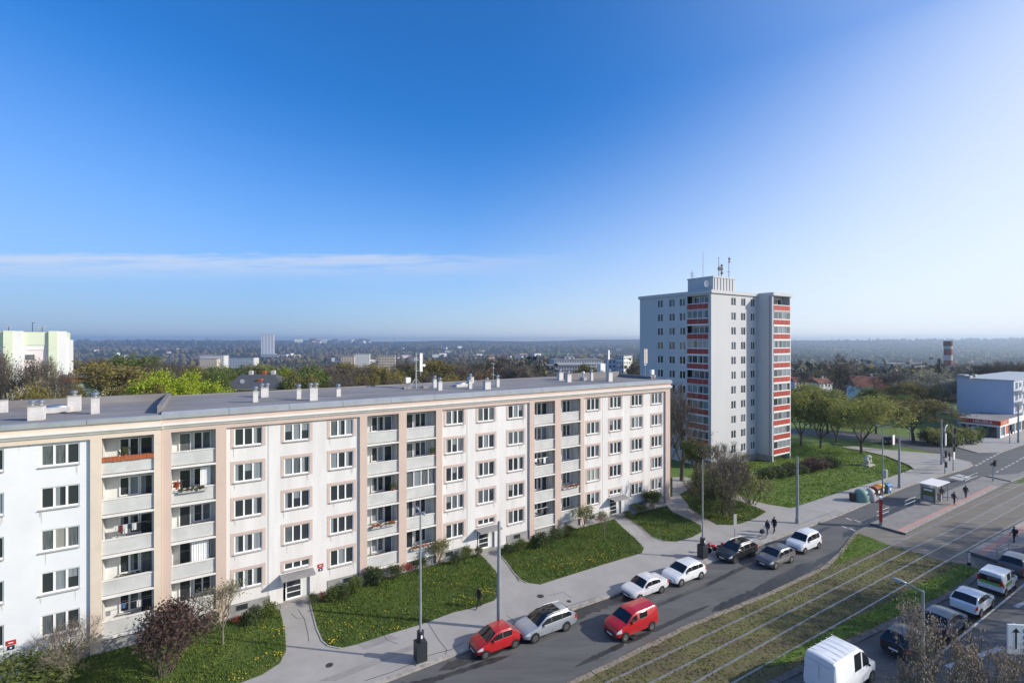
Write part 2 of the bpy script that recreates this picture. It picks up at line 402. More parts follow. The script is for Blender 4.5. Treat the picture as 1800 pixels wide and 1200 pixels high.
# ------------------------------------------------------------------ roads, pavements, lawns
def pts(pl, z=0.0): return [tuple(P(x, y, z)[:2]) for x, y in pl]
def inside(p, poly):
    c = False; j = len(poly)-1
    for i in range(len(poly)):
        a, b = poly[i], poly[j]
        if (a[1] > p[1]) != (b[1] > p[1]) and p[0] < (b[0]-a[0])*(p[1]-a[1])/(b[1]-a[1])+a[0]: c = not c
        j = i
    return c
def slab(name, pl, z0, z1, m, side=None, kind='structure'):
    mb = MB(); mb.prism(pts(pl, z1), z0, z1, 0, 1 if side else None)
    return struct(mb.build(name, [M[m]]+([M[side]] if side else [])), kind)
def flat(name, pl, z, m): return struct(MB().sheet(pts(pl, z), z).build(name, M[m]))
def ribbon(name, line, wa, wb, z0, z1, m, px=True, jit=0, seg=None, gap=.012):   # a kerb along a line, its stones seg metres long
    q = [P(x, y, z1) for x, y in line] if px else [Vector(p) for p in line]
    mb = MB(); L = []
    for a, b in zip(q, q[1:]):
        d = (b-a).length; k = max(1, int(d/seg)) if seg else 1
        L += [a.lerp(b, i/k) for i in range(k)]
    L.append(q[-1]); rg = random.Random(len(L))
    for a, b in zip(L, L[1:]):
        d = (b-a).normalized(); n = Vector((-d.y, d.x, 0)); e = d*(gap if seg else 0); j = rg.uniform(-jit, jit)
        A = [a+e+n*wa, b-e+n*wa, b-e+n*(wb+j), a+e+n*(wb+j)]
        mb.prism([(p.x, p.y) for p in A], z0, z1+j*.4)
    return struct(mb.build(name, M[m]))
flat('road', [(150,1395),(691,1191),(1005,1070.5),(1332,958),(1480,903),(1594,854),(1660,834),(1709,818),(1740,800),(1757,795),(1800,780),(2000,705),(2500,690),(3200,1000),(2800,2200),(0,2600)], .02, 'asphalt')
flat('side_street', [(1714,817),(1682,805),(1650,796),(1600,787),(1540,777),(1440,767),(1380,763),(1380,752),(1440,755),(1540,761),(1620,771),(1680,785),(1718,795),(1757,794.5)], .016, 'asphalt')
PAV = [(150,1395),(691,1191),(755.5,1165.5),(1005,1070.5),(1332,958),(1480,903),(1594,854),(1660,834),(1700,822),(1711,816.5),(1705,811),(1682,805.5),(1660,798),(1620,795),(1560,790),(1500,784),(1480,785.5),(1517,791.5),(1559,801),(1599,817),(1606.5,823),(1583,832),(1517,852.5),(1471,866.5),(1392,892.5),(1352,886.5),(1319,879),(1273,862),(1233,846),(1205,838),(1182,838),(1182,872),(1083,900),(855,960),(520,1046),(0,1180),(-300,1262)]
slab('pavement', PAV, 0, .14, 'pavement')
slab('shop_pavement', [(1757,795),(1800,780),(2000,705),(2000,690),(1800,745),(1757,768),(1735,768),(1690,775),(1682,785),(1718,795)], 0, .14, 'pavement')
LAWN = dict(
 a=[(-300,1275),(0,1194),(478,1069),(492,1071),(501,1107),(503,1142),(492,1164),(461,1184),(414,1202),(330,1240),(200,1290),(-200,1470)],
 b=[(545,1053),(551,1075),(559,1104),(568,1124),(579,1133),(601,1137),(628,1131),(683,1113),(741,1096),(797,1075),(833,1067),(869,1054),(880,1040),(881,1025),(872,1004),(855,984),(842,972),(700,1009)],
 c=[(873,966),(894,990),(905,1006),(917,1018),(928,1023),(950,1026),(994,1012),(1064,990),(1128,971),(1132,962),(1119,948),(1094,926),(1080,912),(985,936)],
 d=[(1098,907),(1128,926),(1147,943),(1169,950),(1189,951),(1217,943),(1233,934),(1232,923),(1211,912),(1183,900),(1172,888)],
 e=[(1195,868),(1215,893),(1237,908),(1260,921),(1286,922),(1303,919),(1328,910),(1346,899),(1328,890),(1300,880),(1260,866),(1225,852)])
lawn_w = {}
for k, pl in LAWN.items():
    slab('lawn', pl, .13, .165, 'grass', 'soil'); lawn_w[k] = pts(pl, .165)
ribbon('path_kerb', [(545,1053),(551,1075),(559,1104),(568,1124),(579,1133),(601,1137)], -.03, -.13, .1, .19, 'kerb', seg=1)
ribbon('path_kerb', [(873,966),(894,990),(905,1006),(917,1018),(928,1023)], -.03, -.13, .1, .19, 'kerb', seg=1)
ribbon('path_kerb', [(1098,907),(1128,926),(1147,943),(1169,950)], -.03, -.13, .1, .19, 'kerb', seg=1)
KL = [(150,1395),(691,1191),(1005,1070.5),(1332,958),(1480,903),(1594,854),(1660,834),(1700,822),(1711,816.5),(1705,811),(1682,805.5)]
ribbon('kerb', KL, .0, .32, .01, .15, 'kerb', seg=1.0)
ribbon('kerb', [(1757,795),(1800,780),(2000,705)], .0, .32, .01, .15, 'kerb', seg=1.0)
ribbon('lawn_kerb', [(1606.5,823),(1583,832),(1550,843)], -.05, .12, .1, .19, 'kerb', seg=1)
ribbon('lawn_kerb', [(1559,801),(1599,817),(1606.5,823)], -.05, .12, .1, .19, 'kerb', seg=1)
# repaired strips and service covers in the pavement
for pl in ([(560,1196),(735,1128),(745,1133),(590,1196)], [(628,1131),(683,1113),(700,1121),(640,1141)]): flat('pavement_patch', pl, .144, 'patch')
flat('pavement_patch', [(1610,836),(1655,826),(1640,816),(1600,827)], .144, 'patch')
def cover(px, py, r=.3):
    p = P(px, py, .146); struct(MB().lathe([(r, 0), (r*.9, .006)], n=12).build('manhole_cover', M['dark'], loc=p))
cover(950,1047); cover(1000,1056,.2); cover(579,1168,.25); cover(1113,1118,.3)
def worn(name, line, wid, m, z, seed):            # a long irregular dark patch
    q = [P(x, y, z) for x, y in line]; rg = random.Random(seed); A = []; B = []
    n = 40
    for i in range(n+1):
        t = i/n*(len(q)-1); k = min(int(t), len(q)-2); p = q[k].lerp(q[k+1], t-k)
        e = min(1, i/4, (n-i)/4)
        wv = wid*e*(.6+.9*abs(noise.noise((i*.45, seed*3.3, 0)))+rg.uniform(0, .25))
        A.append((p+RN*wv).to_tuple()[:2]); B.append((p-RN*wv*.7).to_tuple()[:2])
    struct(MB().sheet(A+B[::-1], z).build(name, M[m]))
worn('wet_patch', [(770,1178),(880,1140),(985,1100)], .55, 'wet_asphalt', .024, 1)
worn('wet_patch', [(985,1087),(1060,1058),(1112,1043)], 1.15, 'wet_asphalt', .024, 2)
worn('wet_patch', [(1130,1075),(1260,1020),(1330,985)], .3, 'wet_asphalt', .024, 3)
worn('wet_patch', [(1010,1172),(1100,1130),(1250,1062)], .25, 'wet_asphalt', .024, 4)
worn('wet_patch', [(660,1215),(760,1195),(900,1150)], .3, 'wet_asphalt', .024, 5)
worn('wet_patch', [(1330,985),(1400,950),(1460,925)], .35, 'wet_asphalt', .024, 6)
worn('wet_patch', [(1330,1050),(1420,1000),(1480,965)], .4, 'wet_asphalt', .024, 7)
def crack(line, w=.035, z=.147, m='soil', name='pavement_crack'):
    q = [P(x, y, z) for x, y in line]; A = []; B = []
    for i, p in enumerate(q):
        d = (q[min(i+1, len(q)-1)]-q[max(i-1, 0)]).normalized(); n = Vector((-d.y, d.x, 0))*w/2; A.append(tuple((p+n)[:2])); B.append(tuple((p-n)[:2]))
    struct(MB().sheet(A+B[::-1], z).build(name, M[m]))
for l in ([(524,1070),(535,1087),(541,1112),(543,1126)],[(512,1078),(522,1086),(534,1085)],[(751,1092),(770,1122),(785,1141),(783,1150)],[(671,1110),(680,1124),(700,1131)],[(905,1010),(912,1022)],[(885,968),(905,1000),(911,1022)],[(890,1080),(905,1092),(898,1101)],[(1115,918),(1140,945),(1152,952)],[(965,1046),(990,1040),(1004,1050)],[(1270,938),(1300,945),(1312,955)],[(1420,898),(1450,900),(1462,908)]): crack(l)
for l in ([(640,1196),(690,1180),(733,1162)],[(750,1152),(792,1141),(815,1128)],[(980,1070),(1040,1052),(1066,1048)],[(1105,1030),(1180,1003),(1225,990)],[(1395,925),(1440,908),(1470,897)]): crack(l, .05)
for a, b, wd, sd in (([(830,1170),(1000,1110),(1250,1015)], 0, .5, 21), ([(1040,1180),(1200,1110),(1330,1050)], 0, .45, 22), ([(1180,1080),(1280,1040),(1400,985)], 0, .35, 23)): worn('worn_lane', a, wd, 'asphalt_light', .0225, sd)
worn('road_patch', [(1250,1075),(1330,1040),(1430,985)], .5, 'wet_asphalt', .0235, 31); worn('road_patch', [(1480,945),(1530,917),(1600,884)], .5, 'wet_asphalt', .0235, 32)
worn('oil_stain', [(1640,1150),(1720,1085),(1790,1035)], .5, 'wet_asphalt', .0235, 33)
# tram reservation
BED = [(700,1330),(1000,1197),(1200,1100),(1350,1040),(1442,997),(1472,972),(1502,934),(1562,957),(1592,966),(1618,972),(1655,985),(1690,990),(1722,1000),(1670,1040),(1490,1125),(1400,1172),(1200,1268)]
slab('tram_lawn', BED, 0, .07, 'track_grass', 'soil')
TRI = [(1503,937),(1535,946),(1562,958),(1520,975),(1468,992),(1476,972)]
slab('tram_lawn', TRI, .06, .09, 'grass2', 'soil')
RST = [(1722,1000),(1690,991),(1640,1014),(1540,1068),(1440,1117),(1330,1172),(1380,1166),(1490,1119),(1600,1070),(1665,1038)]
slab('tram_lawn', RST, .06, .09, 'grass2', 'soil')
slab('tram_paving', [(1502,934),(1530,921),(1592,938),(1762,857),(1800,838),(1850,813),(2100,700),(2300,740),(2000,830),(1702,969),(1722,1000),(1690,990),(1655,985),(1618,972),(1592,966),(1562,957)], 0, .08, 'concrete_bed')
ribbon('kerb', [(700,1330),(1000,1197),(1200,1100),(1350,1040),(1442,997),(1472,972),(1502,934)], -.02, -.36, .0, .12, 'cobble', seg=.45, jit=.05)
ribbon('kerb', [(1722,1001),(1670,1040),(1490,1125),(1400,1172),(1200,1270)], -.02, .42, .0, .10, 'dark_stone', seg=1.1, jit=.02)
def rail(line):
    for a, b in zip(line, line[1:]): pass
    q = [P(x, y, .12) for x, y in line]
    d = (q[-1]-q[0]).normalized(); q = [q[0]-d*25, *q, q[-1]+d*110]
    mb = MB()
    for a, b in zip(q, q[1:]):
        dd = (b-a).normalized(); n = Vector((-dd.y, dd.x, 0))*.05
        mb.prism([tuple((a+n)[:2]), tuple((b+n)[:2]), tuple((b-n)[:2]), tuple((a-n)[:2])], .05, .115)
        n *= 1.7
        mb.prism([tuple((a+n)[:2]), tuple((b+n)[:2]), tuple((b-n)[:2]), tuple((a-n)[:2])], .04, .088, 1)
    struct(mb.build('tram_rail', [M['rail'], M['concrete_bed']]))
def infill(r1, r2):                                      # worn brownish panels between the rails of a track
    a, b = (Vector(P(*r1[-2], .09)), Vector(P(*r1[-1], .09))), (Vector(P(*r2[-2], .09)), Vector(P(*r2[-1], .09)))
    d = (a[1]-a[0]).normalized(); s0 = P(*r1[2], .09); s1 = P(*r2[2], .09); n = Vector((-d.y, d.x, 0))
    A = [s0-n*.16, s0+d*90-n*.16, s1+d*90+n*.16, s1+n*.16]
    struct(MB().sheet([tuple(p[:2]) for p in A], .0845).build('track_infill', M['infill']))
infill([(1062,1200),(1450,1016),(1566,958),(1800,848)], [(1140,1200),(1450,1042),(1597,966),(1697,918)]); infill([(1217,1200),(1450,1070),(1622,977.5),(1732,920)], [(1350,1164),(1500,1080),(1662,986),(1782,920)])
rail([(1062,1200),(1450,1016),(1608,938),(1800,848)])
rail([(1140,1200),(1450,1042),(1595,967),(1697,918)])
rail([(1217,1200),(1450,1070),(1627,975),(1732,920)])
rail([(1350,1164),(1500,1080),(1662,986),(1782,920)])
# platforms
PL1 = [(1529.5,919),(1592,936.5),(1740,864),(1757,855),(1764,850),(1775,846.5),(1728,837)]
slab('tram_platform', PL1, 0, .30, 'platform', 'dark_stone')
def along(a, b, wa, wb, name, z, m):
    a = P(*a, z); b = P(*b, z); d = (b-a).normalized(); n = Vector((-d.y, d.x, 0))
    struct(MB().sheet([tuple((a+n*wa)[:2]), tuple((b+n*wa)[:2]), tuple((b+n*wb)[:2]), tuple((a+n*wb)[:2])], z).build(name, M[m]))
along((1592,936.5), (1757,855), .04, .38, 'platform_edge', .304, 'kerb')
along((1592,936.5), (1757,855), .38, .85, 'tactile_strip', .304, 'pink_paving')
PL2 = [(1702,968),(1765,988),(1900,940),(2100,850),(2100,790),(1800,914)]
slab('tram_platform', PL2, 0, .30, 'platform', 'dark_stone')
along((1702,968), (1800,914), -.04, -.45, 'platform_edge', .304, 'kerb')
along((1702,968), (1800,914), -.45, -1.1, 'tactile_strip', .304, 'pink_paving')
slab('traffic_island', [(1733,835.5),(1777,845),(1800,836),(1850,813),(1850,800),(1790,832)], 0, .16, 'platform', 'kerb')
slab('tram_lawn', [(1782,849),(1800,848),(1900,800),(1900,792),(1800,839)], .06, .10, 'grass')
# paint
def stroke(a, b, w, z=.026, name='road_marking', m='paint'):
    a = P(*a, z); b = P(*b, z); d = (b-a).normalized(); n = Vector((-d.y, d.x, 0))*w/2
    return struct(MB().sheet([tuple((a+n)[:2]), tuple((b+n)[:2]), tuple((b-n)[:2]), tuple((a-n)[:2])], z).build(name, M[m]))
stroke((1540,1240), (1900,945), .14)
for x, y, x2, y2 in ((1717,1153,1758,1138),(1664,1171,1694,1161),(1785,1066,1806,1056),(1640,1215,1660,1204)): stroke((x,y), (x2,y2), .30)
def crop2b(x, y): return (1480+x*.1834, 720+y*.1834)
for a in ((1290,530),(1325,513),(1360,492),(1395,472),(1430,455),(1465,438),(1497,420),(1530,404),(1560,390),(1590,376)):
    p = crop2b(*a); stroke((p[0]-1.6, p[1]+.9), (p[0]+1.6, p[1]-.9), .3)
for a in ((1490,592),(1535,568),(1575,547),(1605,530),(1640,512),(1680,492),(1715,470),(1745,455),(1780,437)):
    p = crop2b(*a); stroke((p[0]-2, p[1]+1.1), (p[0]+2, p[1]-1.1), .2)
for a in ((1075,647),(1130,628),(1140,662),(1195,645)):
    p = crop2b(*a); stroke((p[0]-4.5, p[1]+1.2), (p[0]+4, p[1]-1.2), .8)
for a in ((65,1045),(150,1065),(20,1120),(100,1145)):
    p = crop2b(*a); stroke((p[0]-5, p[1]-2), (p[0]+5, p[1]+2), .25)
# grass blades and dandelions
def blades(name, poly, dens, h, wd, seed, mats, z, skip=None):
    rg = random.Random(seed); xs = [p[0] for p in poly]; ys = [p[1] for p in poly]; mb = MB()
    n = int((max(xs)-min(xs))*(max(ys)-min(ys))*dens)
    for i in range(n):
        x, y = rg.uniform(min(xs), max(xs)), rg.uniform(min(ys), max(ys))
        if not inside((x, y), poly): continue
        q = .5+.5*noise.noise((x*.5, y*.5, seed)); hh = h*rg.uniform(.5, 1.1)*(.55+.9*q); a = rg.uniform(0, 6.28); ww = wd*rg.uniform(.6, 1.3)
        c, s = math.cos(a)*ww, math.sin(a)*ww; lx, ly = rg.uniform(-.5,.5)*hh, rg.uniform(-.5,.5)*hh
        mb.tri((x-c, y-s, z), (x+c, y+s, z), (x+lx, y+ly, z+hh), rg.random() < .25+.4*(1-q) and len(mats) > 1)
    return struct(mb.build(name, mats), 'stuff')
for i, (k, d) in enumerate((('a',90),('b',110),('c',95),('d',80),('e',60))): blades('grass', lawn_w[k], d*1.5, .14, .042, i, [M['blade'], M['grass']], .16)
blades('grass', pts(TRI, .09), 45, .15, .06, 9, [M['blade_bright']], .085)
blades('grass', pts(RST, .09), 40, .15, .06, 10, [M['blade_bright'], M['blade']], .085)
blades('grass', pts(BED, .07), 40, .09, .06, 11, [M['blade_dry'], M['blade']], .065)
TL = [(1352,887),(1392,893),(1471,867),(1517,853),(1583,833),(1606,824),(1599,817),(1559,801),(1517,791),(1480,785),(1395,778),(1330,800),(1290,826),(1250,850)]
blades('grass', pts(TL, 0), 16, .20, .11, 12, [M['blade_bright'], M['blade']], -.02)
def flowers(seed, spots):
    rg = random.Random(seed); mb = MB()
    for px, py, sp, n in spots:
        c = P(px, py, .17)
        for i in range(n):
            x, y = c.x+rg.gauss(0, sp), c.y+rg.gauss(0, sp*.6); z = .2+rg.uniform(0, .12); r = rg.uniform(.03, .055)
            if not any(inside((x, y), q) for q in lawn_w.values()): continue
            mb.ball((x, y, z), r, r, r*.7, 5, 3)
    struct(mb.build('dandelions', M['dandelion']), 'stuff')
flowers(3, [(a, b, c, int(n*.36)) for a, b, c, n in [(585,1128,.25,30),(700,1105,.3,22),(858,1040,.7,70),(490,1110,.6,60),(495,1150,.3,30),(450,1155,.4,20),(415,1190,.5,30),(820,1055,.8,40),(640,1100,1.5,50),(480,1180,.6,20),
  (990,990,1.5,120),(1060,975,1.2,90),(940,960,1.5,60),(1000,1010,.6,30),(1040,985,.8,50),(1270,912,.7,120),(1300,905,.8,60),(1345,898,.3,25),(1140,925,1,50),(1180,935,1,40),(740,1020,3,60),(560,1090,1.2,30)]])
# ------------------------------------------------------------------ apartment blocks
def wall_holes(mb, x0, x1, z0, z1, y, holes, depth=.16, m=0, mr=0):
    xs = sorted({x0, x1, *[h[i] for h in holes for i in (0,1)]}); zs = sorted({z0, z1, *[h[i] for h in holes for i in (2,3)]})
    xs = [x for x in xs if x0 <= x <= x1]; zs = [z for z in zs if z0 <= z <= z1]
    for a, b in zip(xs, xs[1:]):
        for c, d in zip(zs, zs[1:]):
            mx, mz = (a+b)/2, (c+d)/2
            if any(h[0] < mx < h[1] and h[2] < mz < h[3] for h in holes): continue
            mb.quad((a,y,c), (b,y,c), (b,y,d), (a,y,d), m)
    for a, b, c, d in holes:
        e = y+depth
        mb.quad((a,y,c), (a,e,c), (a,e,d), (a,y,d), mr); mb.quad((b,y,c), (b,y,d), (b,e,d), (b,e,c), mr)
        mb.quad((a,y,d), (a,e,d), (b,e,d), (b,y,d), mr); mb.quad((a,y,c), (b,y,c), (b,e,c), (a,e,c), mr)
WB = 0.0
PANES = ['glass_dark','glass_curtain','glass_light','glass_blind']
pane_cache = {}
def pane_mesh(w, h, n, combo, split=None):
    k = (w, h, n, combo)
    if k not in pane_cache:
        mb = MB()
        for i in range(n):
            a = -w/2+w*i/n+.03; b = -w/2+w*(i+1)/n-.03; c = combo[i]
            if c == 9:                                  # curtain in the upper half only
                mb.quad((a,0,.03), (b,0,.03), (b,0,h*.55), (a,0,h*.55), 0); mb.quad((a,0,h*.55), (b,0,h*.55), (b,0,h-.03), (a,0,h-.03), 2)
            elif c == 8:                                # curtains drawn aside
                q = a+(b-a)*.45; mb.quad((a,0,.03), (q,0,.03), (q,0,h-.03), (a,0,h-.03), 2); mb.quad((q,0,.03), (b,0,.03), (b,0,h-.03), (q,0,h-.03), 0)
            else: mb.quad((a,0,.03), (b,0,.03), (b,0,h-.03), (a,0,h-.03), c)
        pane_cache[k] = mb.mesh('pane', [M[x] for x in PANES])
    return pane_cache[k]
frame_cache = {}
def frame_mesh(w, h, n, bar=.075, m='frame_white', thick=.08):
    k = (w, h, n, m)
    if k not in frame_cache:
        mb = MB()
        mb.box(-w/2, w/2, -.05, .05, 0, bar); mb.box(-w/2, w/2, -.05, .05, h-bar, h)
        for i in range(n+1):
            x = -w/2+(w-bar)*i/n; wd = bar if i in (0, n) else bar*1.35
            mb.box(x-(0 if i in (0,n) else bar*.2), x+wd, -.055, .055, bar, h-bar)
        frame_cache[k] = mb.mesh('window', M[m])
    return frame_cache[k]
sill_cache = {}
def window(par, x, z, w, h, n, y, sill=True, combo=None, rg=rnd, name='window', m='frame_white', silld=.14):
    o = link(name, frame_mesh(w, h, n, m=m), par, (x, y, z))
    combo = combo or tuple(rg.choice((0,0,0,0,1,1,1,8,8,2,9)) for _ in range(n))
    link('pane', pane_mesh(w, h, n, combo), o, (0, .01, 0))
    if sill:
        k = (w, silld)
        if k not in sill_cache: sill_cache[k] = MB().box(-w/2-.06, w/2+.06, -silld-.11, -.052, -.07, -.015).mesh('sill', M['sill'])
        link('sill', sill_cache[k], o)
    return o
WW, WH = 1.95, 1.40
SECT = [('wall',-23.05,-12.9,[-21.55,-18.0,-14.4]), ('log',-12.25,-9.35), ('log',-8.6,-5.65), ('wall',-5.0,5.25,[-3.58,-.03,3.6]), ('log',5.9,8.7), ('log',9.55,12.4), ('wall',12.98,27.0,[14.5,18.13,21.85,25.48])]
PIL = [(-27.13,-26.55),(-23.75,-23.05),(-12.9,-12.25),(-9.35,-8.6),(-5.65,-5.0),(5.25,5.9),(8.7,9.55),(12.4,12.98),(27.0,27.9)]
DOORS = [-18.0, -.03, 18.13]
FLO = [1.1+2.8*k for k in range(5)]
def loggia(par, x0, x1, yo, rg, flip, deco=None):
    w = x1-x0; D_ = 1.35
    mb = MB()                                            # niche: back and side walls
    mb.box(x0, x1, yo+D_, yo+D_+.1, 1.1, 15.12); mb.box(x0-.12, x0, yo-.02, yo+D_+.1, .0, 15.12); mb.box(x1, x1+.12, yo-.02, yo+D_+.1, .0, 15.12)
    mb.box(x0, x1, yo, yo+.1, 0, .93, 1)
    mb.build('loggia_wall', [M['loggia_white'], M['plinth']], par)
    for k, z in enumerate(FLO):
        s = MB().box(x0+.001, x1-.001, yo-.20, yo+D_-.001, z-.15, z-.02)
        s.build('balcony_slab', M['moulding'], par)
        mb = MB().box(x0+.002, x1-.002, yo-.05, yo+.06, z+.05, z+1.02)
        b = mb.build('balcony_parapet', M['parapet_grey'], par)
        MB().box(x0+.003, x1-.003, yo-.10, yo+.11, z+1.021, z+1.08).build('coping', M['moulding'], b)
        y = yo+D_-.055; c = lambda: rg.choice((0,0,0,1,1,8,2))
        if flip: xd, xw = x0+.45+.35, x0+.45+.78+.68
        else: xd, xw = x0+.45+.35, x0+.45+.78+.68
        if flip:
            xw = x0+1.35; xd = x0+2.35
        window(par, xd, z+.02, .78, 2.2, 1, y, False, (c(),), name='balcony_door')
        window(par, xw, z+.85, 1.15, 1.37, 2, y, True, (c(), c()), silld=.1)
def block(par, walls, loggs, pil, x0, x1, yo, z_top, ends, cornice_over=.0, surround=True, mw='render_white', rg=None, depth=11.3):
    yp = yo-.2
    mb = MB()
    for a, b, wins in walls:
        holes = []
        for i, x in enumerate(wins):
            for k, z in enumerate(FLO):
                if x in DOORS or x < -39: 
                    if k == 0: continue
                holes.append((x-WW/2, x+WW/2, z+1.0, z+1.0+WH))
            if x in DOORS: holes += [(x-WW/2, x+WW/2, 2.72, 3.3), (x-1.05, x+1.0, .14, 2.2)]
        wall_holes(mb, a, b, 0, 14.85, yo, holes, .16)
        if surround:                                     # painted and slightly raised band round each window
            for h in holes:
                if h[2] < 1: continue
                s = .24; q = (h[0]-s, h[1]+s, h[2]-s*.5, h[3]+s)
                wall_holes(mb, *q, yo-.02, [h], .02, 1, 1)
                mb.quad((q[0],yo-.02,q[3]), (q[1],yo-.02,q[3]), (q[1],yo,q[3]), (q[0],yo,q[3]), 1)
                mb.quad((q[1],yo-.02,q[2]), (q[1],yo,q[2]), (q[1],yo,q[3]), (q[1],yo-.02,q[3]), 1)
    sr = random.Random(5)                                # rain streaks below sills and cornice
    for a, b, wins in walls:
        for x in wins:
            for z in FLO:
                for i in range(sr.choice((1,2,2))):
                    q = x+sr.choice((-1,1))*(WW/2+.05-abs(sr.gauss(0,.25))); wd = sr.uniform(.02,.06); ln = sr.uniform(.25,.9); zz = z+.9
                    mb.tri((q-wd,yo-.023,zz), (q+wd*.3,yo-.023,zz-ln), (q+wd,yo-.023,zz), 2)
        for i in range(int((b-a)*2.2)):
            q = sr.uniform(a+.1,b-.1)
            if any(abs(q-x) < WW/2+.35 for x in wins): continue
            wd = sr.uniform(.02,.08); ln = sr.uniform(.15,.7); mb.tri((q-wd,yo-.003,14.84), (q,yo-.003,14.84-ln), (q+wd,yo-.003,14.84), 2)
    mb.quad((x1,yo,0), (x1,yo+depth,0), (x1,yo+depth,15.1), (x1,yo,15.1)); mb.quad((x0,yo+depth,0), (x0,yo,0), (x0,yo,15.1), (x0,yo+depth,15.1))
    mb.quad((x1,yo+depth,0), (x0,yo+depth,0), (x0,yo+depth,15.1), (x1,yo+depth,15.1))
    mb.build('wall', [M[mw], M['peach_dark'], M['streak']], par)
    for a, b in pil: MB().box(a, b, yp, yo+.3, 0, 14.851).build('pilaster', M['peach' if surround else 'cream'], par)
    c = 'peach' if surround else 'cream'
    MB().box(x0, x1, yp, yo+.4, 14.852, 15.12).build('frieze', M[c], par)
    co_ = [(.0,15.121),(-.10,15.2),(-.16,15.3),(-.28,15.42),(-.28,15.56)]
    mb = MB()
    for (a, z), (b, zz) in zip(co_, co_[1:]): mb.quad((x0-.0,yp+a,z), (x1+.1,yp+a,z), (x1+.1,yp+b,zz), (x0,yp+b,zz))
    mb.quad((x0,yp-.28,15.56), (x1+.1,yp-.28,15.56), (x1+.1,yo+1,15.56), (x0,yo+1,15.56)); mb.quad((x1+.1,yp,15.121), (x1+.1,yo+1,15.121), (x1+.1,yo+1,15.56), (x1+.1,yp-.28,15.56))
    mb.build('cornice', M['moulding'], par)
    MB().box(x0, x1+.05, yp-.08, yo+1, 15.562, 15.93).build('attic_band', M[c], par)
    mb = MB()                                            # roof deck falling gently inwards, metal edge
    e = yp-.22
    mb.quad((x0,e+.35,z_top), (x1+.15,e+.35,z_top), (x1+.15,yo+depth*.55,z_top-.10), (x0,yo+depth*.55,z_top-.10)); mb.quad((x0,yo+depth*.55,z_top-.10), (x1+.15,yo+depth*.55,z_top-.10), (x1+.15,yo+depth,z_top), (x0,yo+depth,z_top))
    mb.box(x0, x1+.15, yo+depth, yo+depth+.2, 15, z_top+.12)
    mb.build('roof', M['roof_felt'], par)
    mb = MB(); n = max(1, int((x1-x0)/4.1)); st = (x1+.15-x0)/n
    for i in range(n):
        a, b = x0+st*i+.012, x0+st*(i+1)-.012
        mb.quad((a,e,15.9), (b,e,15.9), (b,e-.02,16.2), (a,e-.02,16.2)); mb.quad((a,e-.02,16.2), (b,e-.02,16.2), (b,e+.36,z_top+.02), (a,e+.36,z_top+.02)); mb.quad((a,e,15.9), (a,yp-.07,15.931), (b,yp-.07,15.931), (b,e,15.9))
    mb.quad((x1+.151,e,15.9), (x1+.151,yo+depth,15.9), (x1+.151,yo+depth,z_top+.1), (x1+.151,e+.3,z_top+.02))
    mb.build('roof_edge', M['fascia'], par)
def doorway(par, x, yo, m='canopy'):
    d = link('entrance_door', frame_mesh(1.25, 2.05, 1, .10), par, (x-.22, yo+.22, .16))
    mb = MB()
    for i in range(4): mb.quad((-.5,0,.16+i*.47), (.5,0,.16+i*.47), (.5,0,.56+i*.47), (-.5,0,.56+i*.47))
    mb.build('pane', M['glass_dark'], d, (0, -.02, 0))
    mb = MB()
    for i in range(5): mb.box(-.53, .53, -.03, .03, .09+i*.47, .16+i*.47)
    mb.build('rail', M['frame_white'], d)
    MB().box(x+.42, x+.98, yo+.2, yo+.26, .16, 2.18).build('letterbox_panel', M['loggia_white'], par)
    mb = MB(); mb.v += []
    mb.box(x-1.3, x+1.25, yo-1.15, yo-.021, 2.42, 2.47); mb.box(x-1.3, x+1.25, yo-1.18, yo-1.12, 2.30, 2.48)
    mb.build('canopy', M[m], par)
    MB().box(x-1.3, x+1.2, yo-.9, yo+.15, .05, .17).build('doorstep', M['kerb'], par)
main = thing('apartment_block', 'long five storey pinkish white apartment block with peach pilasters and three columns of paired loggias', 'apartment building', FO, FA)
rg = random.Random(11)
walls = [(s[1], s[2], s[3]) for s in SECT if s[0] == 'wall']; logs = [(s[1], s[2]) for s in SECT if s[0] == 'log']+[(-26.55,-23.75)]
block(main, walls, logs, PIL, -27.13, 27.9, 0.0, 16.36, None, rg=rg)
for a, b, wins in walls:
    for x in wins:
        for k, z in enumerate(FLO):
            if x in DOORS and k == 0: continue
            cb = None
            if x == 14.5 and k == 1: cb = (3,3,3)
            window(main, x, z+1.0, WW, WH, 3, .11, True, cb, rg)
for x in DOORS:
    window(main, x, 2.72, WW, .58, 3, .11, True, (0,0,0)); doorway(main, x, 0)
for i, (a, b) in enumerate(sorted(logs)): loggia(main, a, b, 0, rg, i % 2 == 1)
for a, b in ((-23.05,-20.0),(-15.6,-12.9),(-5.0,-1.9),(2.4,5.25),(12.98,16.2),(20.4,27.0)):   # basement plinth with small windows
    MB().box(a+.002, b-.002, -.045, .1, 0, 1.02).build('plinth', M['plinth'], main)
for x in (-22.0,-13.9,-4.2,3.7,14.3,22.3,25.3):
    f = MB().box(x-.45, x+.45, -.07, -.046, .42, .92).build('basement_window', M['frame_grey'], main); MB().quad((x-.4,-.075,.46), (x+.4,-.075,.46), (x+.4,-.075,.88), (x-.4,-.075,.88)).build('pane', M['glass_dark'], f)
for x in (-20.1, -2.2, 16.0): MB().tube((x, -.06, .1), (x, -.06, 15.0), .012, n=4).build('cable', M['steel'], main)
left = thing('apartment_block', 'bluish white apartment block with cream pilasters at the left edge', 'apartment building', FO, FA)
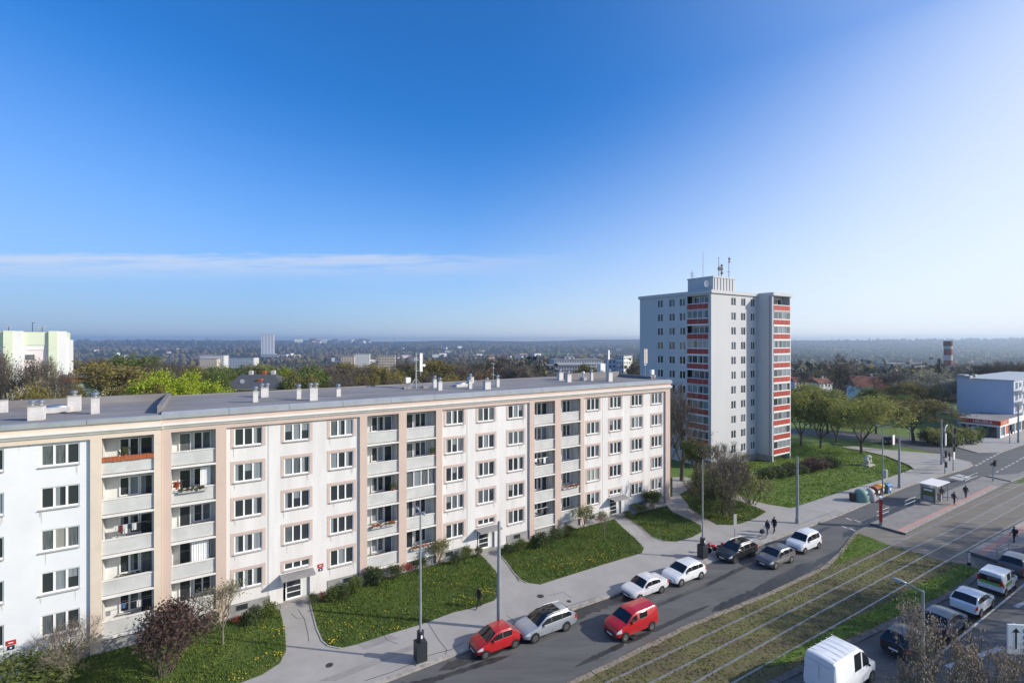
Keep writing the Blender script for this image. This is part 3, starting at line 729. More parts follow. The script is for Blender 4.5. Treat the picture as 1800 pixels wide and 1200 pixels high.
block(left, [(-48,-31.05,[-45.1,-40.1,-36.25,-32.6])], [(-30.45,-27.55)], [(-31.05,-30.45),(-27.55,-27.142)], -48, -27.142, -.16, 16.2, None, surround=False, mw='render_blue', rg=rg)
for x in (-40.1,-36.25,-32.6):
    for k, z in enumerate(FLO):
        if x < -39 and k == 0: continue
        window(left, x, z+1.0, WW, WH, 3, -.05, True, (1,3,1) if (k, x) == (2,-32.6) else None, rg)
loggia(left, -30.45, -27.55, -.16, rg, True)
MB().box(-33.4, -31.06, -.21, -.1, 0, .75).build('plinth', M['plinth'], left)
MB().box(-27.45, -27.142, .9, 11, 16.12, 16.75).build('parapet', M['roof_felt'], left)
MB().box(-48, -27.5, 10.6, 11, 16.12, 16.75).build('parapet', M['roof_felt'], left)
# red street number plates beside the doors
def plate(par_loc, lab, x, y, z):
    o = FO+FD*x+FM*y; t = thing('house_number_plate', lab, 'house number', (o.x, o.y, z), FA)
    p = MB().box(-.24, .24, -.025, 0, 0, .3).build('red_plate', M['sign_red'], t); MB().box(-.12, .12, -.028, -.0252, .12, .18).build('lettering', M['sign_white'], p)
    p = MB().box(-.17, .17, -.025, 0, -.3, -.04).build('blue_plate', M['cloth_navy'], t); MB().box(-.05, .05, -.028, -.0252, -.22, -.12).build('lettering', M['sign_white'], p)
plate(0, 'red and dark blue number plates right of the first doorway', -16.15, -.001, 2.3)
plate(0, 'red and dark number plates low on the bluish white wall at the left edge', -34.95, -.161, 2.1)
# terracotta tiles laid on the top left balcony
o = FO+FD*-29.0+FM*-.16; mb = MB(); rg2 = random.Random(5)
for i in range(14):
    x = -1.45+i*.207; mb.box(x, x+.19, -.17, .16, 13.40+rg2.uniform(0,.02), 13.47+rg2.uniform(0,.02)); mb.box(x, x+.19, -.185, -.15, 13.2+rg2.uniform(-.02,.02), 13.47)
tag(mb.build('tile_ledge', M['terracotta'], loc=o, rz=FA), 'row of orange terracotta tiles capping the top balcony parapet at left', 'roof tiles')

# ------------------------------------------------------------------ things on the balconies
def fac(x, y): return FO+FD*x+FM*y
def flower_box(x, k, col, lab, w=2.2, yo=-.19, z=None, boxm='sill'):
    p = fac(x, yo); t = thing('flower_box', lab, 'flower box', (p.x, p.y, (FLO[k]+.80 if z is None else z)), FA, 'flower boxes on the balconies')
    MB().box(-w/2, w/2, -.1, .07, 0, .15).build('box', M[boxm], t)
    r = random.Random(int(x*10)+k); mb = MB()
    for i in range(int(w*45)):
        q = Vector((r.uniform(-w/2,w/2), r.uniform(-.16,.12), r.uniform(.1,.38))); s = r.uniform(.03,.07)
        mb.quad(q+Vector((-s,0,-s)), q+Vector((s,r.uniform(-s,s),-s)), q+Vector((s,0,s)), q+Vector((-s,r.uniform(-s,s),s)), r.random() < .5)
    mb.build('flowers', [M['leaf_shrub'], M[col]], t)
flower_box(-10.8, 1, 'leaf_flower', 'box of reddish flowers hanging on the second balcony from the ground, middle of the block')
flower_box(-7.1, 0, 'terracotta', 'orange flower box on the lowest balcony behind the tall lamp post')
flower_box(11.0, 1, 'leaf_flower', 'flower box with red and green plants, second balcony from the ground, right loggia column', 2.4)
flower_box(-25.2, 3, 'leaf_purple', 'dried plant box on the front of a balcony, fourth floor, right of the orange tiles', 1.8)
flower_box(-29.0, 1, 'leaf_shrub', 'planter of green leaves under the loggia window, lower left', 1.2, .9, FLO[1]+.5)
def laundry(x, k, cols, lab, yo=.35):
    p = fac(x, yo); t = thing('laundry', lab, 'laundry', (p.x, p.y, FLO[k]+1.35), FA)
    MB().tube((-1.0,0,.45), (1.0,0,.45), .015, n=5).build('line', M['steel'], t)
    for i, c in enumerate(cols):
        x0 = -.9+1.8*i/len(cols); hgt = .35+.3*((i*7) % 3)/2; mb = MB(); n = 5
        for j in range(n): mb.quad((x0+.3*j/n, .03*math.sin(j*2.1), .45-hgt), (x0+.3*(j+1)/n, .03*math.sin(j*2.1+2.1), .45-hgt), (x0+.3*(j+1)/n, 0, .45), (x0+.3*j/n, 0, .45))
        mb.build('garment', M[c], t)
laundry(-29.0, 2, ['cloth_white','cloth_maroon','cloth_white','cloth_navy','cloth_white','cloth_black','cloth_black'], 'mixed white and black washing drying across the left loggia')
laundry(7.2, 2, ['frame_white','glass_blind','frame_white'], 'pale towels drying on the loggia left of the right pilaster pair')
laundry(-28.6, 0, ['cloth_blue','cloth_white'], 'turquoise and white cloths drying in the lowest left loggia')
laundry(7.2, 0, ['cloth_white','cloth_black','cloth_grey','cloth_black'], 'dark and white clothes drying in the lowest loggia of the right pair')
def curtain(x0, x1, k, lab):
    p = fac((x0+x1)/2, .3); mb = MB(); w = (x1-x0)/2; n = 14
    for i in range(n):
        a = -w+2*w*i/n; b = -w+2*w*(i+1)/n; mb.quad((a,.05*(i%2),0), (b,.05*((i+1)%2),0), (b,.05*((i+1)%2),1.45), (a,.05*(i%2),1.45))
    tag(mb.build('curtain', M['frame_white'], loc=(p.x,p.y,FLO[k]+1.0), rz=FA), lab, 'curtain')
curtain(-24.75,-24.1,3,'white curtain hanging at the right side of the loggia, fourth floor up')
curtain(-25.3,-24.2,1,'white sheet screening the loggia, second floor up, beside the first pilasters')
def glazing(x0, x1, k, lab):                              # a loggia closed in with framed panes
    p = fac((x0+x1)/2, .02); t = thing('balcony_glazing', lab, 'balcony glazing', (p.x,p.y,FLO[k]+1.085), FA)
    link('frame', frame_mesh(x1-x0-.01, 1.54, 4, .05), t); link('pane', pane_mesh(x1-x0-.01, 1.54, 4, (1,2,1,1)), t, (0,.01,0))
glazing(-8.6,-5.65,2,'loggia closed in with white framed glass panes, middle floor of the block')
def pot(x, y, k, lab, s=1, col='leaf_shrub'):
    p = fac(x, y); t = thing('potted_plant', lab, 'potted plant', (p.x,p.y,FLO[k]+1.08), FA)
    MB().lathe([(.07,0),(.11,.2),(.12,.2)], n=10).build('pot', M['terracotta'], t); r = random.Random(int(x*7)); mb = MB()
    for i in range(60):
        q = Vector((r.gauss(0,.12)*s, r.gauss(0,.1)*s, .2+r.uniform(0,.45)*s)); e = r.uniform(.03,.07)
        mb.quad(q+Vector((-e,0,-e)), q+Vector((e,.02,-e)), q+Vector((e,0,e)), q+Vector((-e,-.02,e)))
    mb.build('leaves', M[col], t)
pot(-29.2, 0, 4, 'green potted plant above the orange tiles on the top left balcony'); pot(-9.8, .02, 2, 'dark potted plant on the balcony rail, middle floor, right of a window',1.1)
pot(-26.2, 0, 3, 'small reddish potted plant at the left end of a balcony rail',.8,'leaf_flower'); pot(-6.0, .02, 3, 'dark leafy potted plant in the loggia corner, fourth floor up')

# ------------------------------------------------------------------ on the roofs
def chimney(px0, px1, base, top, lab, vents=1, zr=16.3):
    p = P((px0+px1)/2, base, zr); k = p.y/F; w = max(.38, (px1-px0)*k*.66); h = (base-top)*k
    t = thing('chimney', lab, 'chimney', (p.x, p.y+w/2, zr-.15), FA, 'white chimneys on the long flat roof')
    MB().box(-w/2, w/2, -w*.4, w*.4, 0, h+.15).build('stack', M['chimney'], t); MB().box(-w/2-.03, w/2+.03, -w*.4-.03, w*.4+.03, h+.151, h+.21).build('cap', M['kerb'], t)
    for i in range(vents):
        x = (i-(vents-1)/2)*.45
        MB().lathe([(.11,0),(.11,.16),(.2,.18),(.22,.26),(.17,.34),(.06,.4)], x, 0, h+.2, 10).build('vent_cowl', M['zinc'], t, smooth=True)
CH = [(0,5,722,704,'slim','at the very left end of the roof',0),(39,70,736,715,'wide','nearest the left roof edge',2),(111,136,720,697,'wide','behind the skylight on the left roof, flag pipe beside it',1),(155,171,724,700,'slim','alone left of the parapet wall between the roofs',1),
 (441,453,707,688,'slim','in front of a wider white chimney near the pitched roof',1),(453,471,698,682,'wide','just behind a slim one near the pitched roof',2),(519,528,701,684,'slim','joined to a big chimney by a low pipe',1),(538,558,705,682,'biggest','with metal cowls and a dish, left middle of the roof',2),(588,599,697,683,'slim','standing alone in the left middle of the roof',1),
 (759,768,681,667,'slim','back one of a pair right of the aerial mast',1),(767,778,686,671,'slim','front one of a pair right of the aerial mast',1),(819,834,674,663,'wide','back one of a pair behind the domed skylight',1),(822,830,683.5,669,'slim','front one of a pair beside the domed skylight',1),(847,864,685,671,'broad','at the front edge in the middle of the roof',1),(871,878,680,666,'slim','beside the thin white aerial pole',1),
 (978,992,668,655,'broad','left one of a pair near the right roof end',1),(993,1006,671.5,658,'square','right one of a pair near the right roof end',1),(1037,1043,669,655,'slim','between a zinc vent and the antenna cabinet',1),(1065,1079,671,655,'broad','right of the white antenna cabinet',1)]
for a, b, base, top, ad, where, v in CH: chimney(a, b, base, top, ad+' white roof chimney '+where, v)
def skylight(px, py, lab, w=1.6):
    p = P(px, py, 16.3); t = thing('skylight', lab, 'skylight', (p.x,p.y+.4,16.15), FA)
    MB().box(-w/2, w/2, -.5, .5, 0, .4).build('kerb_frame', M['chimney'], t); MB().ball((0,0,.4), w*.45, .44, .22, 12, 6).build('dome', M['zinc'], t, smooth=True, angle=80)
skylight(93, 722, 'low white domed skylight on the left roof between two chimneys'); skylight(810, 679, 'domed skylight with a bright rim between chimney pairs, middle of the roof')
p = P(1025, 668, 16.3); t = thing('roof_vent', 'zinc roof vent with a box base left of the antenna cabinet', 'roof vent', (p.x,p.y,16.2), FA)
MB().box(-.35,.35,-.3,.3,0,.5).build('box', M['fascia'], t); MB().lathe([(.12,0),(.12,.5),(.24,.55),(.2,.75),(.05,.8)], 0,0,.5,10).build('cowl', M['zinc'], t, smooth=True)
def mast(px, base, top, lab, name='antenna_mast', r=.05, z=16.3, cat='antenna'):
    p = P(px, base, z); k = p.y/F; h = (base-top)*k; t = thing(name, lab, cat, (p.x,p.y,z-.1), FA)
    MB().tube((0,0,0), (0,0,h+.1), r, r*.8, 8).build('pole', M['galv'], t)
    return t, k, h
t, k, h = mast(731, 682, 620, 'steel lattice aerial mast with a tall panel antenna on the middle of the roof', r=.09)
mb = MB()
for i in range(12): z = .3+i*h/13; mb.tube((-.12,0,z), (.22,0,z+.25), .02, n=4)
mb.build('rungs', M['steel'], t)
for s in (-1, 1): MB().tube((0,0,1.2), (s*1.1,.6*s,.1), .035, n=5).build('strut', M['galv'], t)
MB().box(.45,.75,-.1,.1,h-2.0,h+.05).build('panel_antenna', M['frame_white'], t); MB().tube((.6,.1,h-2.5), (.6,.1,h+.1), .04, n=6).build('pole', M['galv'], t); MB().tube((0,0,h-.7), (.6,.1,h-.7), .03, n=5).build('arm', M['steel'], t); MB().tube((0,0,h-1.9), (.6,.1,h-1.9), .03, n=5).build('arm', M['steel'], t)
MB().lathe([(.16,0),(.16,.12)], .95, -.1, h-1.3, 10, axis='y').build('dish', M['frame_white'], t)
for s in (-1.1, 1.1): MB().box(s-.3, s+.3, -.25, .25, 0, .28).build('ballast', M['kerb'], t)
t, k, h = mast(717, 682, 664, 'small white equipment box on a post left of the aerial mast', 'equipment_box'); MB().box(-.26,.26,-.2,.2,h-.45,h+.15).build('cabinet', M['frame_white'], t); MB().box(-.5,.5,-.3,.3,0,.2).build('ballast', M['kerb'], t)
t, k, h = mast(867, 671, 637, 'thin white aerial pole with short prongs on the roof', r=.045)
for z, l in ((h-.1,.3),(h-.6,.22),(h-1.5,.3)): MB().tube((-l,0,z+.12), (l,0,z), .018, n=4).build('prong', M['frame_white'], t)
t, k, h = mast(1068, 668, 614, 'slender dark pole carrying a slim panel antenna, right part of the roof', r=.05); MB().box(.02,.26,-.12,.12,h-1.25,h).build('panel_antenna', M['frame_white'], t)
p = P(1058, 661, 16.3); t = thing('antenna_cabinet', 'tall pale antenna cabinet near the right end of the roof', 'antenna', (p.x,p.y+.3,16.2), FA)
MB().box(-.5,.45,-.35,.35,.25,1.95).build('cabinet', M['pale_panel'], t); MB().box(-.8,.8,-.5,.5,0,.24).build('ballast', M['kerb'], t)
t, k, h = mast(1134, 662, 612, 'twin yellowish panel antennas on a post at the right roof end', r=.05)
for s in (-.2, .2): MB().box(s-.12, s+.12, -.15, .02, h-2.1, h).build('panel_antenna', M['cream'], t)
MB().tube((-.2,0,h-2.3), (.2,0,h-2.3), .04, n=5).build('arm', M['steel'], t)
p = P(1146, 664, 16.3); t = thing('equipment_box', 'small white equipment cabinet beside the twin antennas at the roof end', 'equipment box', (p.x,p.y,16.2), FA); MB().box(-.25,.25,-.2,.2,.6,1.25).build('cabinet', M['frame_white'], t)
for s in (-.35,.35): MB().box(s-.22,s+.22,-.2,.2,0,.5).build('ballast', M['kerb'], t)
mb = MB(); p = fac(20.5, 8)
mb.box(-4.5, 6.5, -.05, .05, 0, .9); mb.box(6.2, 6.5, -6, 0, 0, .5)
tag(mb.build('roof_barrier', M['roof_felt'], loc=(p.x,p.y,16.2), rz=FA), 'low dark felt upstand along the back of the right roof end', 'roof edge')

# ------------------------------------------------------------------ tower block
TO = Vector((33.4, 81.1, 0)); tw = thing('tower_block', 'twelve storey grey tower block with red balcony fronts beside the lawn', 'tower block', TO, FA)
TX, TY, TZ = 13.3, 15.8, 29.55; fl = 2.572
zs = [28.36-fl*k for k in range(11)]
xr = [fu(q, 0, TO) for q in (1289.5, 1306.5, 1323.5)]; yl = [fv(q, TO) for q in (1160.5, 1181, 1199.5)]
lg0, lg1 = fv(1245.5, TO), fv(1207.7, TO)
mb = MB(); hw = .68
wall_holes(mb, 0, TX, 0, TZ, 0, [(x-hw, x+hw, z-.7, z+.7) for x in xr for z in zs], .12)
# left wall: same routine in its own frame, then turned
mb2 = MB(); LW = [(-y-hw, -y+hw, z-.7, z+.7) for y in yl for z in zs]
LG = [(-lg1, -lg0, z-1.55, z+.92) for z in zs]
wall_holes(mb2, -TY, 0, 0, TZ, 0, LW, .12); 
keep = MB(); wall_holes(keep, -TY, 0, 0, TZ, 0, LW+LG, .12)
n = len(mb.v); mb.v += [(y, -x, z) for x, y, z in keep.v]; mb.f += [tuple(n+i for i in f) for f in keep.f]; mb.m += keep.m
WX = TX+6.05; WY = -2.85
mb.quad((TX,0,0), (TX,WY,0), (TX,WY,TZ), (TX,0,TZ)) if False else mb.quad((TX,0,0), (TX,0,TZ), (TX,WY,TZ), (TX,WY,0))
mb.quad((TX,WY,0), (TX+.35,WY,0), (TX+.35,WY,TZ), (TX,WY,TZ)); mb.quad((WX-.3,WY,0), (WX,WY,0), (WX,WY,TZ), (WX-.3,WY,TZ))
mb.quad((TX+.35,WY+1.3,0), (WX-.3,WY+1.3,0), (WX-.3,WY+1.3,TZ), (TX+.35,WY+1.3,TZ)); mb.quad((TX+.35,WY,0), (TX+.35,WY+1.3,0), (TX+.35,WY+1.3,TZ), (TX+.35,WY,TZ)); mb.quad((WX-.3,WY+1.3,0), (WX-.3,WY,0), (WX-.3,WY,TZ), (WX-.3,WY+1.3,TZ))
mb.quad((WX,WY,0), (WX,TY,0), (WX,TY,TZ), (WX,WY,TZ)); mb.quad((0,TY,0), (0,TY,TZ), (WX,TY,TZ), (WX,TY,0))
mb.quad((1.3,lg0,0), (1.3,lg0,TZ), (1.3,lg1,TZ), (1.3,lg1,0))
mb.build('wall', M['tower_wall'], tw)
mb = MB(); mb.prism([(-.25,-.25),(TX-.02,-.25),(TX-.02,WY-.25),(WX+.25,WY-.25),(WX+.25,TY+.2),(-.25,TY+.2)], TZ+.002, TZ+.55); mb.build('roof_parapet', M['tower_wall'], tw)
MB().prism([(.0,.0),(TX+.3,0),(TX+.3,WY+.05),(WX-.1,WY+.05),(WX-.1,TY-.1),(.0,TY-.1)], TZ+.551, TZ+.6).build('roof', M['roof_felt'], tw)
for i in range(3): MB().box(-.03, TX, -.03+0, -.001, TZ-.12-i*0, TZ-.06).build('drip_edge', M['tower_trim'], tw) if i == 0 else None
MB().box(-.06, TX+.01, -.06, -.002, 0, 1.1).build('plinth', M['plinth'], tw); MB().box(TX-.06, TX-.001, WY-.06, -.06, 0, 1.1).build('plinth', M['plinth'], tw)
MB().tube((TX-.1, WY+.45, 0), (TX-.1, WY+.45, TZ), .09, n=8).build('downpipe', M['frame_grey'], tw)
rg = random.Random(21)
def twin(par, loc, rz, w=1.36, h=1.4):
    o = link('window', frame_mesh(w, h, 2, .055), par, loc, rz)
    link('pane', pane_mesh(w, h, 2, tuple(rg.choice((0,0,0,0,1,8)) for _ in range(2))), o, (0,.01,0)); return o
for z in zs:
    for x in xr: twin(tw, (x,.085,z-.7), 0)
    for y in yl: twin(tw, (.085,y,z-.7), -math.pi/2)
def tbalc(loc, rz, w, z, glazed):
    r = empty('balcony', loc, rz); r.parent = tw; r.location.z = z-1.5
    MB().box(-w/2, w/2, -.08, 1.3, -.13, .05).build('slab', M['frame_white'] if glazed else M['tower_trim'], r)
    mb = MB(); n = 4
    for i in range(n): mb.box(-w/2+w*i/n+.03, -w/2+w*(i+1)/n-.03, -.06, -.02, .12, 1.0)
    mb.build('parapet', M['tower_red'], r)
    mb = MB().box(-w/2, w/2, -.03, .03, 1.0, 1.1).box(-w/2, w/2, -.03, .03, .051, .115)
    for i in range(5): x = -w/2+(w-.05)*i/4; mb.box(x, x+.05, -.021, .03, .12, 1.0)
    mb.build('railing', M['frame_white'], r)
    if glazed:
        link('glazing', frame_mesh(w, 1.28, 4, .045), r, (0,.02,1.11)); link('glazing_pane', pane_mesh(w, 1.28, 4, tuple(rg.choice((1,2,2,1,0,8)) for _ in range(4))), r, (0,.03,1.11))
    else: window(r, 0, .15, w*.75, 2.1, 3, 1.25, False, tuple(rg.choice((0,1,2)) for _ in range(3)), rg)
wl = lg1-lg0
for k, z in enumerate(zs):
    tbalc((0, (lg0+lg1)/2, 0), -math.pi/2, wl-.02, z, rg.random() < .8)
    tbalc(((TX+.35+WX-.3)/2, WY, 0), 0, WX-TX-.67, z, k > 0)
# the lift house on the roof, its aerials stand on it
a0 = fv(1209, TO+FD*1.2); a1 = fv(1253.5, TO+FD*1.2); b0 = 1.2; b1 = b0+6.2; y0, y1 = min(a0,a1), max(a0,a1)
mb = MB().box(b0, b1, y0, y1, TZ+.601, TZ+2.75).box(b0-.08, b1+.08, y0-.08, y1+.08, TZ+2.752, TZ+3.0)
for i in range(7): x = b0+.35+i*.85; mb.box(x, x+.12, y0-.1, y0-.002, TZ+.61, TZ+2.7)
lh = mb.build('lift_house', M['tower_wall'], tw)
def onroof(x, y, z, name, lab):
    o = TO+FD*x+FM*y; return thing(name, lab, 'antenna', (o.x,o.y,z), FA)
TT = TZ+2.99
t = onroof(b0+.4, y0+.9, TT-2.3, 'satellite_dish', 'white round satellite dish on the left side of the lift house on the tower roof')
MB().lathe([(.1,.22),(.45,.06),(.62,-.1),(.6,-.1),(.4,.02)], -1.0,0,1.0,16,axis='y').build('dish', M['frame_white'], t, smooth=True); MB().tube((-.95,.2,-.08), (-.95,.2,1.0), .05, n=6).build('bracket', M['steel'], t)
def aerial(x, y, h, lab, prongs, r=.05, dishes=()):
    t = onroof(x, y, TT-.02, 'antenna_mast', lab); MB().tube((0,0,0), (0,0,h), r, r*.7, 6).build('pole', M['dark'], t)
    for z, l in prongs: MB().tube((-l,0,z), (l,.1,z), .03, n=4).build('prong', M['dark'], t)
    for z, q in dishes: MB().lathe([(q,0),(q*.9,.2),(q*.3,.26)], .15, -.1, z, 10, axis='y').build('drum_antenna', M['dark'], t)
aerial(b0+.3, y0+2.2, 4.6, 'tall thin whip aerial on the left corner of the lift house', ((2.0,.12),), .03)
aerial(b0+3.0, y0+1.0, 3.6, 'dark mast with a drum antenna, left one above the lift house centre', ((3.5,.3),), .05, ((1.6,.38),))
aerial(b0+4.3, y0+1.4, 2.6, 'cluster mast with several small drum antennas above the lift house', ((.8,.5),(1.3,.35),(2.2,.5)), .06, ((1.0,.25),(1.7,.3),(2.3,.22)))
aerial(b0+5.6, y0+.8, 3.9, 'dark mast topped by small round antennas at the right of the lift house', ((1.2,.6),), .05, ((3.5,.22),(3.0,.16)))
aerial(b0+.2, y1-.6, 1.6, 'short aerial at the far left of the lift house roof', ((1.0,.4),), .03)
aerial(b0-.1, y0+4.0, 1.2, 'dark yagi aerial on the lift house left wall top', ((.5,.7),(.9,.5)), .04)

# ------------------------------------------------------------------ corner building with the shop
SO = P(1757.5, 771, 0)                                  # corner of the shop
RX = fu(1782, 0, SO) if False else None
shop = thing('corner_building', 'building with blank bluish gable above a corner shop with red fascia', 'building', SO, FA)
xs_ = fu(1782, 1.0, SO); yw = fv(1682, SO+FD*xs_)
def sfv(px): return fv(px, SO)
yA = sfv(1690)
zt = H-(668-CY)/F*(SO.y+FD.y*xs_+FM.y)
mb = MB().box(xs_, 60, 1.0, yw, 0, zt-.25); mb.build('wall', M['blue_gable'], shop)
MB().box(xs_-.15, 60.2, .85, yw+.15, zt-.249, zt).build('roof', M['fascia'], shop)
for x, y, s in ((12,8,1.2),(16,10,1.6),(20,9,.8)): MB().box(x, x+s*2, y, y+s, zt+.001, zt+.7).build('roof_hatch', M['frame_grey'], shop)
hs_ = 3.9
MB().box(.0, 59, .35, yA, 0, hs_-1.0).build('shop_wall', M['dark'], shop)
MB().box(-.35, 58, -.15, yA+.4, hs_-.25, hs_).build('shop_roof', M['roof_felt'], shop)
MB().box(-.45, -.36, -.22, yA+.3, hs_-.95, hs_-.02).build('fascia', M['sign_red'], shop)
MB().box(-.36, 5.5, -.24, -.16, hs_-.95, hs_-.02).build('fascia', M['sign_orange'], shop); MB().box(5.51, 30, -.24, -.16, hs_-.95, hs_-.02).build('fascia', M['sign_white'], shop)
MB().box(-.3, 30, -.14, yA+.3, hs_-1.4, hs_-.96).build('lintel', M['moulding'], shop)
for y in (0, yA*.52, yA*.8, yA): MB().box(-.25, .1, y-.25+.25, y+.2+.25, 0, hs_-1.401).build('pier', M['galv'], shop)
for x in (0, 3.5, 7, 11, 16): MB().box(x-.2, x+.2, -.12, .34, 0, hs_-1.401).build('pier', M['sign_white'], shop)
for i, (a, b, m) in enumerate(((.3,3.2,'glass_light'),(3.8,6.7,'sign_orange'),(7.3,10.7,'glass_curtain'),(11.3,15.7,'glass_dark'))):
    f = MB().box(a, b, .1, .16, .5, hs_-1.41).build('shop_window', M[m], shop); MB().box(a-.05, b+.05, -.02, .3, 0, .5).build('sill', M['sign_white'], f)
for a, b in ((.6,yA*.5),(yA*.56,yA*.78)):
    f = MB().box(-.1, -.04, a, b, .3, hs_-1.45).build('shop_window', M['glass_dark'], shop)
    MB().box(-.13, -.101, (a+b)/2-.04, (a+b)/2+.04, .3, hs_-1.45).build('mullion', M['galv'], f)
MB().box(-.14, -.102, yA*.6, yA*.74, .9, 2.1).build('window_poster', M['pink_panel'], shop)
cu = bpy.data.curves.new('sign', 'FONT'); cu.body = 'HRUŠKA'; cu.size = 1.0; cu.extrude = .02; cu.align_x = 'CENTER'
to = bpy.data.objects.new('tmp', cu); COL.objects.link(to); bpy.context.view_layer.update()
tm = bpy.data.meshes.new_from_object(to.evaluated_get(bpy.context.evaluated_depsgraph_get())); bpy.data.objects.remove(to)
tm.materials.clear(); tm.materials.append(M['sign_white'])
def text(par, loc, rz, s):
    o = link('lettering', tm, par, loc); o.rotation_euler = (math.pi/2, 0, rz); o.scale = (s, s, s); return o
text(shop, (-.475, yA*.42, hs_-.78), -math.pi/2, .85); text(shop, (2.4, -.26, hs_-.74), 0, .62)
for k in range(3):                                       # balconies on the sunny street side
    z = hs_+.1+k*2.75
    for x in (xs_+1.0, xs_+7.5, xs_+14):
        window(shop, x+1.2, z+.4, 1.5, 1.7, 2, .94, False); window(shop, x+4.2, z+.7, 1.5, 1.3, 2, .94, False)
        b = MB().box(x, x+5.6, -.3, -.24, z, z+1.0).build('balcony_front', M['parapet_grey'], shop); MB().box(x, x+5.6, -.239, .98, z-.15, z).build('slab', M['moulding'], b)
# ------------------------------------------------------------------ vehicles
VT = dict(
 small=dict(L=3.43, W=1.63, top=[(0,.60),(.08,.74),(.25,.84),(.78,1.0),(1.5,1.40),(1.95,1.465),(2.7,1.44),(3.22,1.03),(3.38,.92),(3.43,.62)], belt=.95, cowl=.78, rf=1.5, rr=2.7, tail=3.22, win=[(1.0,1.95),(2.03,2.75)], wh=(.62,2.96), r=.285),
 wagon=dict(L=4.70, W=1.80, top=[(0,.60),(.1,.75),(.35,.86),(1.15,1.0),(1.95,1.42),(2.5,1.485),(3.9,1.45),(4.5,1.06),(4.66,.94),(4.70,.62)], belt=.95, cowl=1.15, rf=1.95, rr=3.95, tail=4.5, win=[(1.45,2.3),(2.38,3.25),(3.33,4.15)], wh=(.86,3.62), r=.33, rails=True, pano=True),
 sedan=dict(L=4.35, W=1.68, top=[(0,.58),(.07,.74),(.3,.82),(1.2,.93),(1.85,1.33),(2.3,1.39),(3.0,1.36),(3.62,1.0),(4.22,.95),(4.33,.88),(4.35,.6)], belt=.90, cowl=1.2, rf=1.85, rr=3.0, tail=3.62, win=[(1.42,2.2),(2.28,2.95),(3.0,3.25)], wh=(.8,3.38), r=.29),
 hatch=dict(L=4.30, W=1.78, top=[(0,.62),(.1,.78),(.35,.88),(1.1,1.03),(1.85,1.43),(2.4,1.50),(3.55,1.45),(4.1,1.06),(4.26,.95),(4.30,.62)], belt=.98, cowl=1.1, rf=1.85, rr=3.55, tail=4.1, win=[(1.4,2.2),(2.28,3.1),(3.18,3.75)], wh=(.82,3.42), r=.32),
 mpv=dict(L=4.10, W=1.74, top=[(0,.66),(.1,.84),(.3,.95),(.95,1.12),(1.65,1.62),(2.2,1.72),(3.6,1.68),(3.98,1.12),(4.07,1.0),(4.10,.62)], belt=1.05, cowl=.95, rf=1.65, rr=3.6, tail=3.98, win=[(1.25,2.1),(2.18,2.95),(3.03,3.6)], wh=(.76,3.36), r=.31),
 smallvan=dict(L=4.10, W=1.70, top=[(0,.68),(.1,.88),(.3,.98),(.95,1.14),(1.6,1.68),(2.0,1.79),(3.98,1.78),(4.06,1.7),(4.09,1.1),(4.10,.6)], belt=1.08, cowl=.95, rf=1.6, rr=4.05, tail=4.09, win=[(1.2,2.0),(2.2,3.0)], wh=(.76,3.42), r=.31),
 bigvan=dict(L=5.2, W=1.95, top=[(0,.78),(.1,1.0),(.35,1.15),(.95,1.42),(1.65,2.18),(2.1,2.42),(5.0,2.5),(5.14,2.44),(5.19,1.2),(5.2,.6)], belt=1.25, cowl=.95, rf=1.65, rr=5.16, tail=5.19, win=[(1.15,1.95),(2.1,2.95)], wh=(.85,4.05), r=.34),
 suv=dict(L=4.45, W=1.84, top=[(0,.70),(.1,.90),(.35,1.0),(1.1,1.13),(1.8,1.55),(2.3,1.64),(3.8,1.60),(4.25,1.15),(4.40,1.05),(4.45,.66)], belt=1.06, cowl=1.1, rf=1.8, rr=3.8, tail=4.25, win=[(1.38,2.2),(2.28,3.1),(3.18,3.95)], wh=(.85,3.5), r=.36))
VT['lowvan'] = dict(VT['smallvan'], top=[(x, z*.935 if z > 1.2 else z) for x, z in VT['smallvan']['top']])
def interp(pl, x):
    for (a, b), (c, d) in zip(pl, pl[1:]):
        if x <= c: return b+(d-b)*(x-a)/(c-a) if c > a else d
    return pl[-1][1]
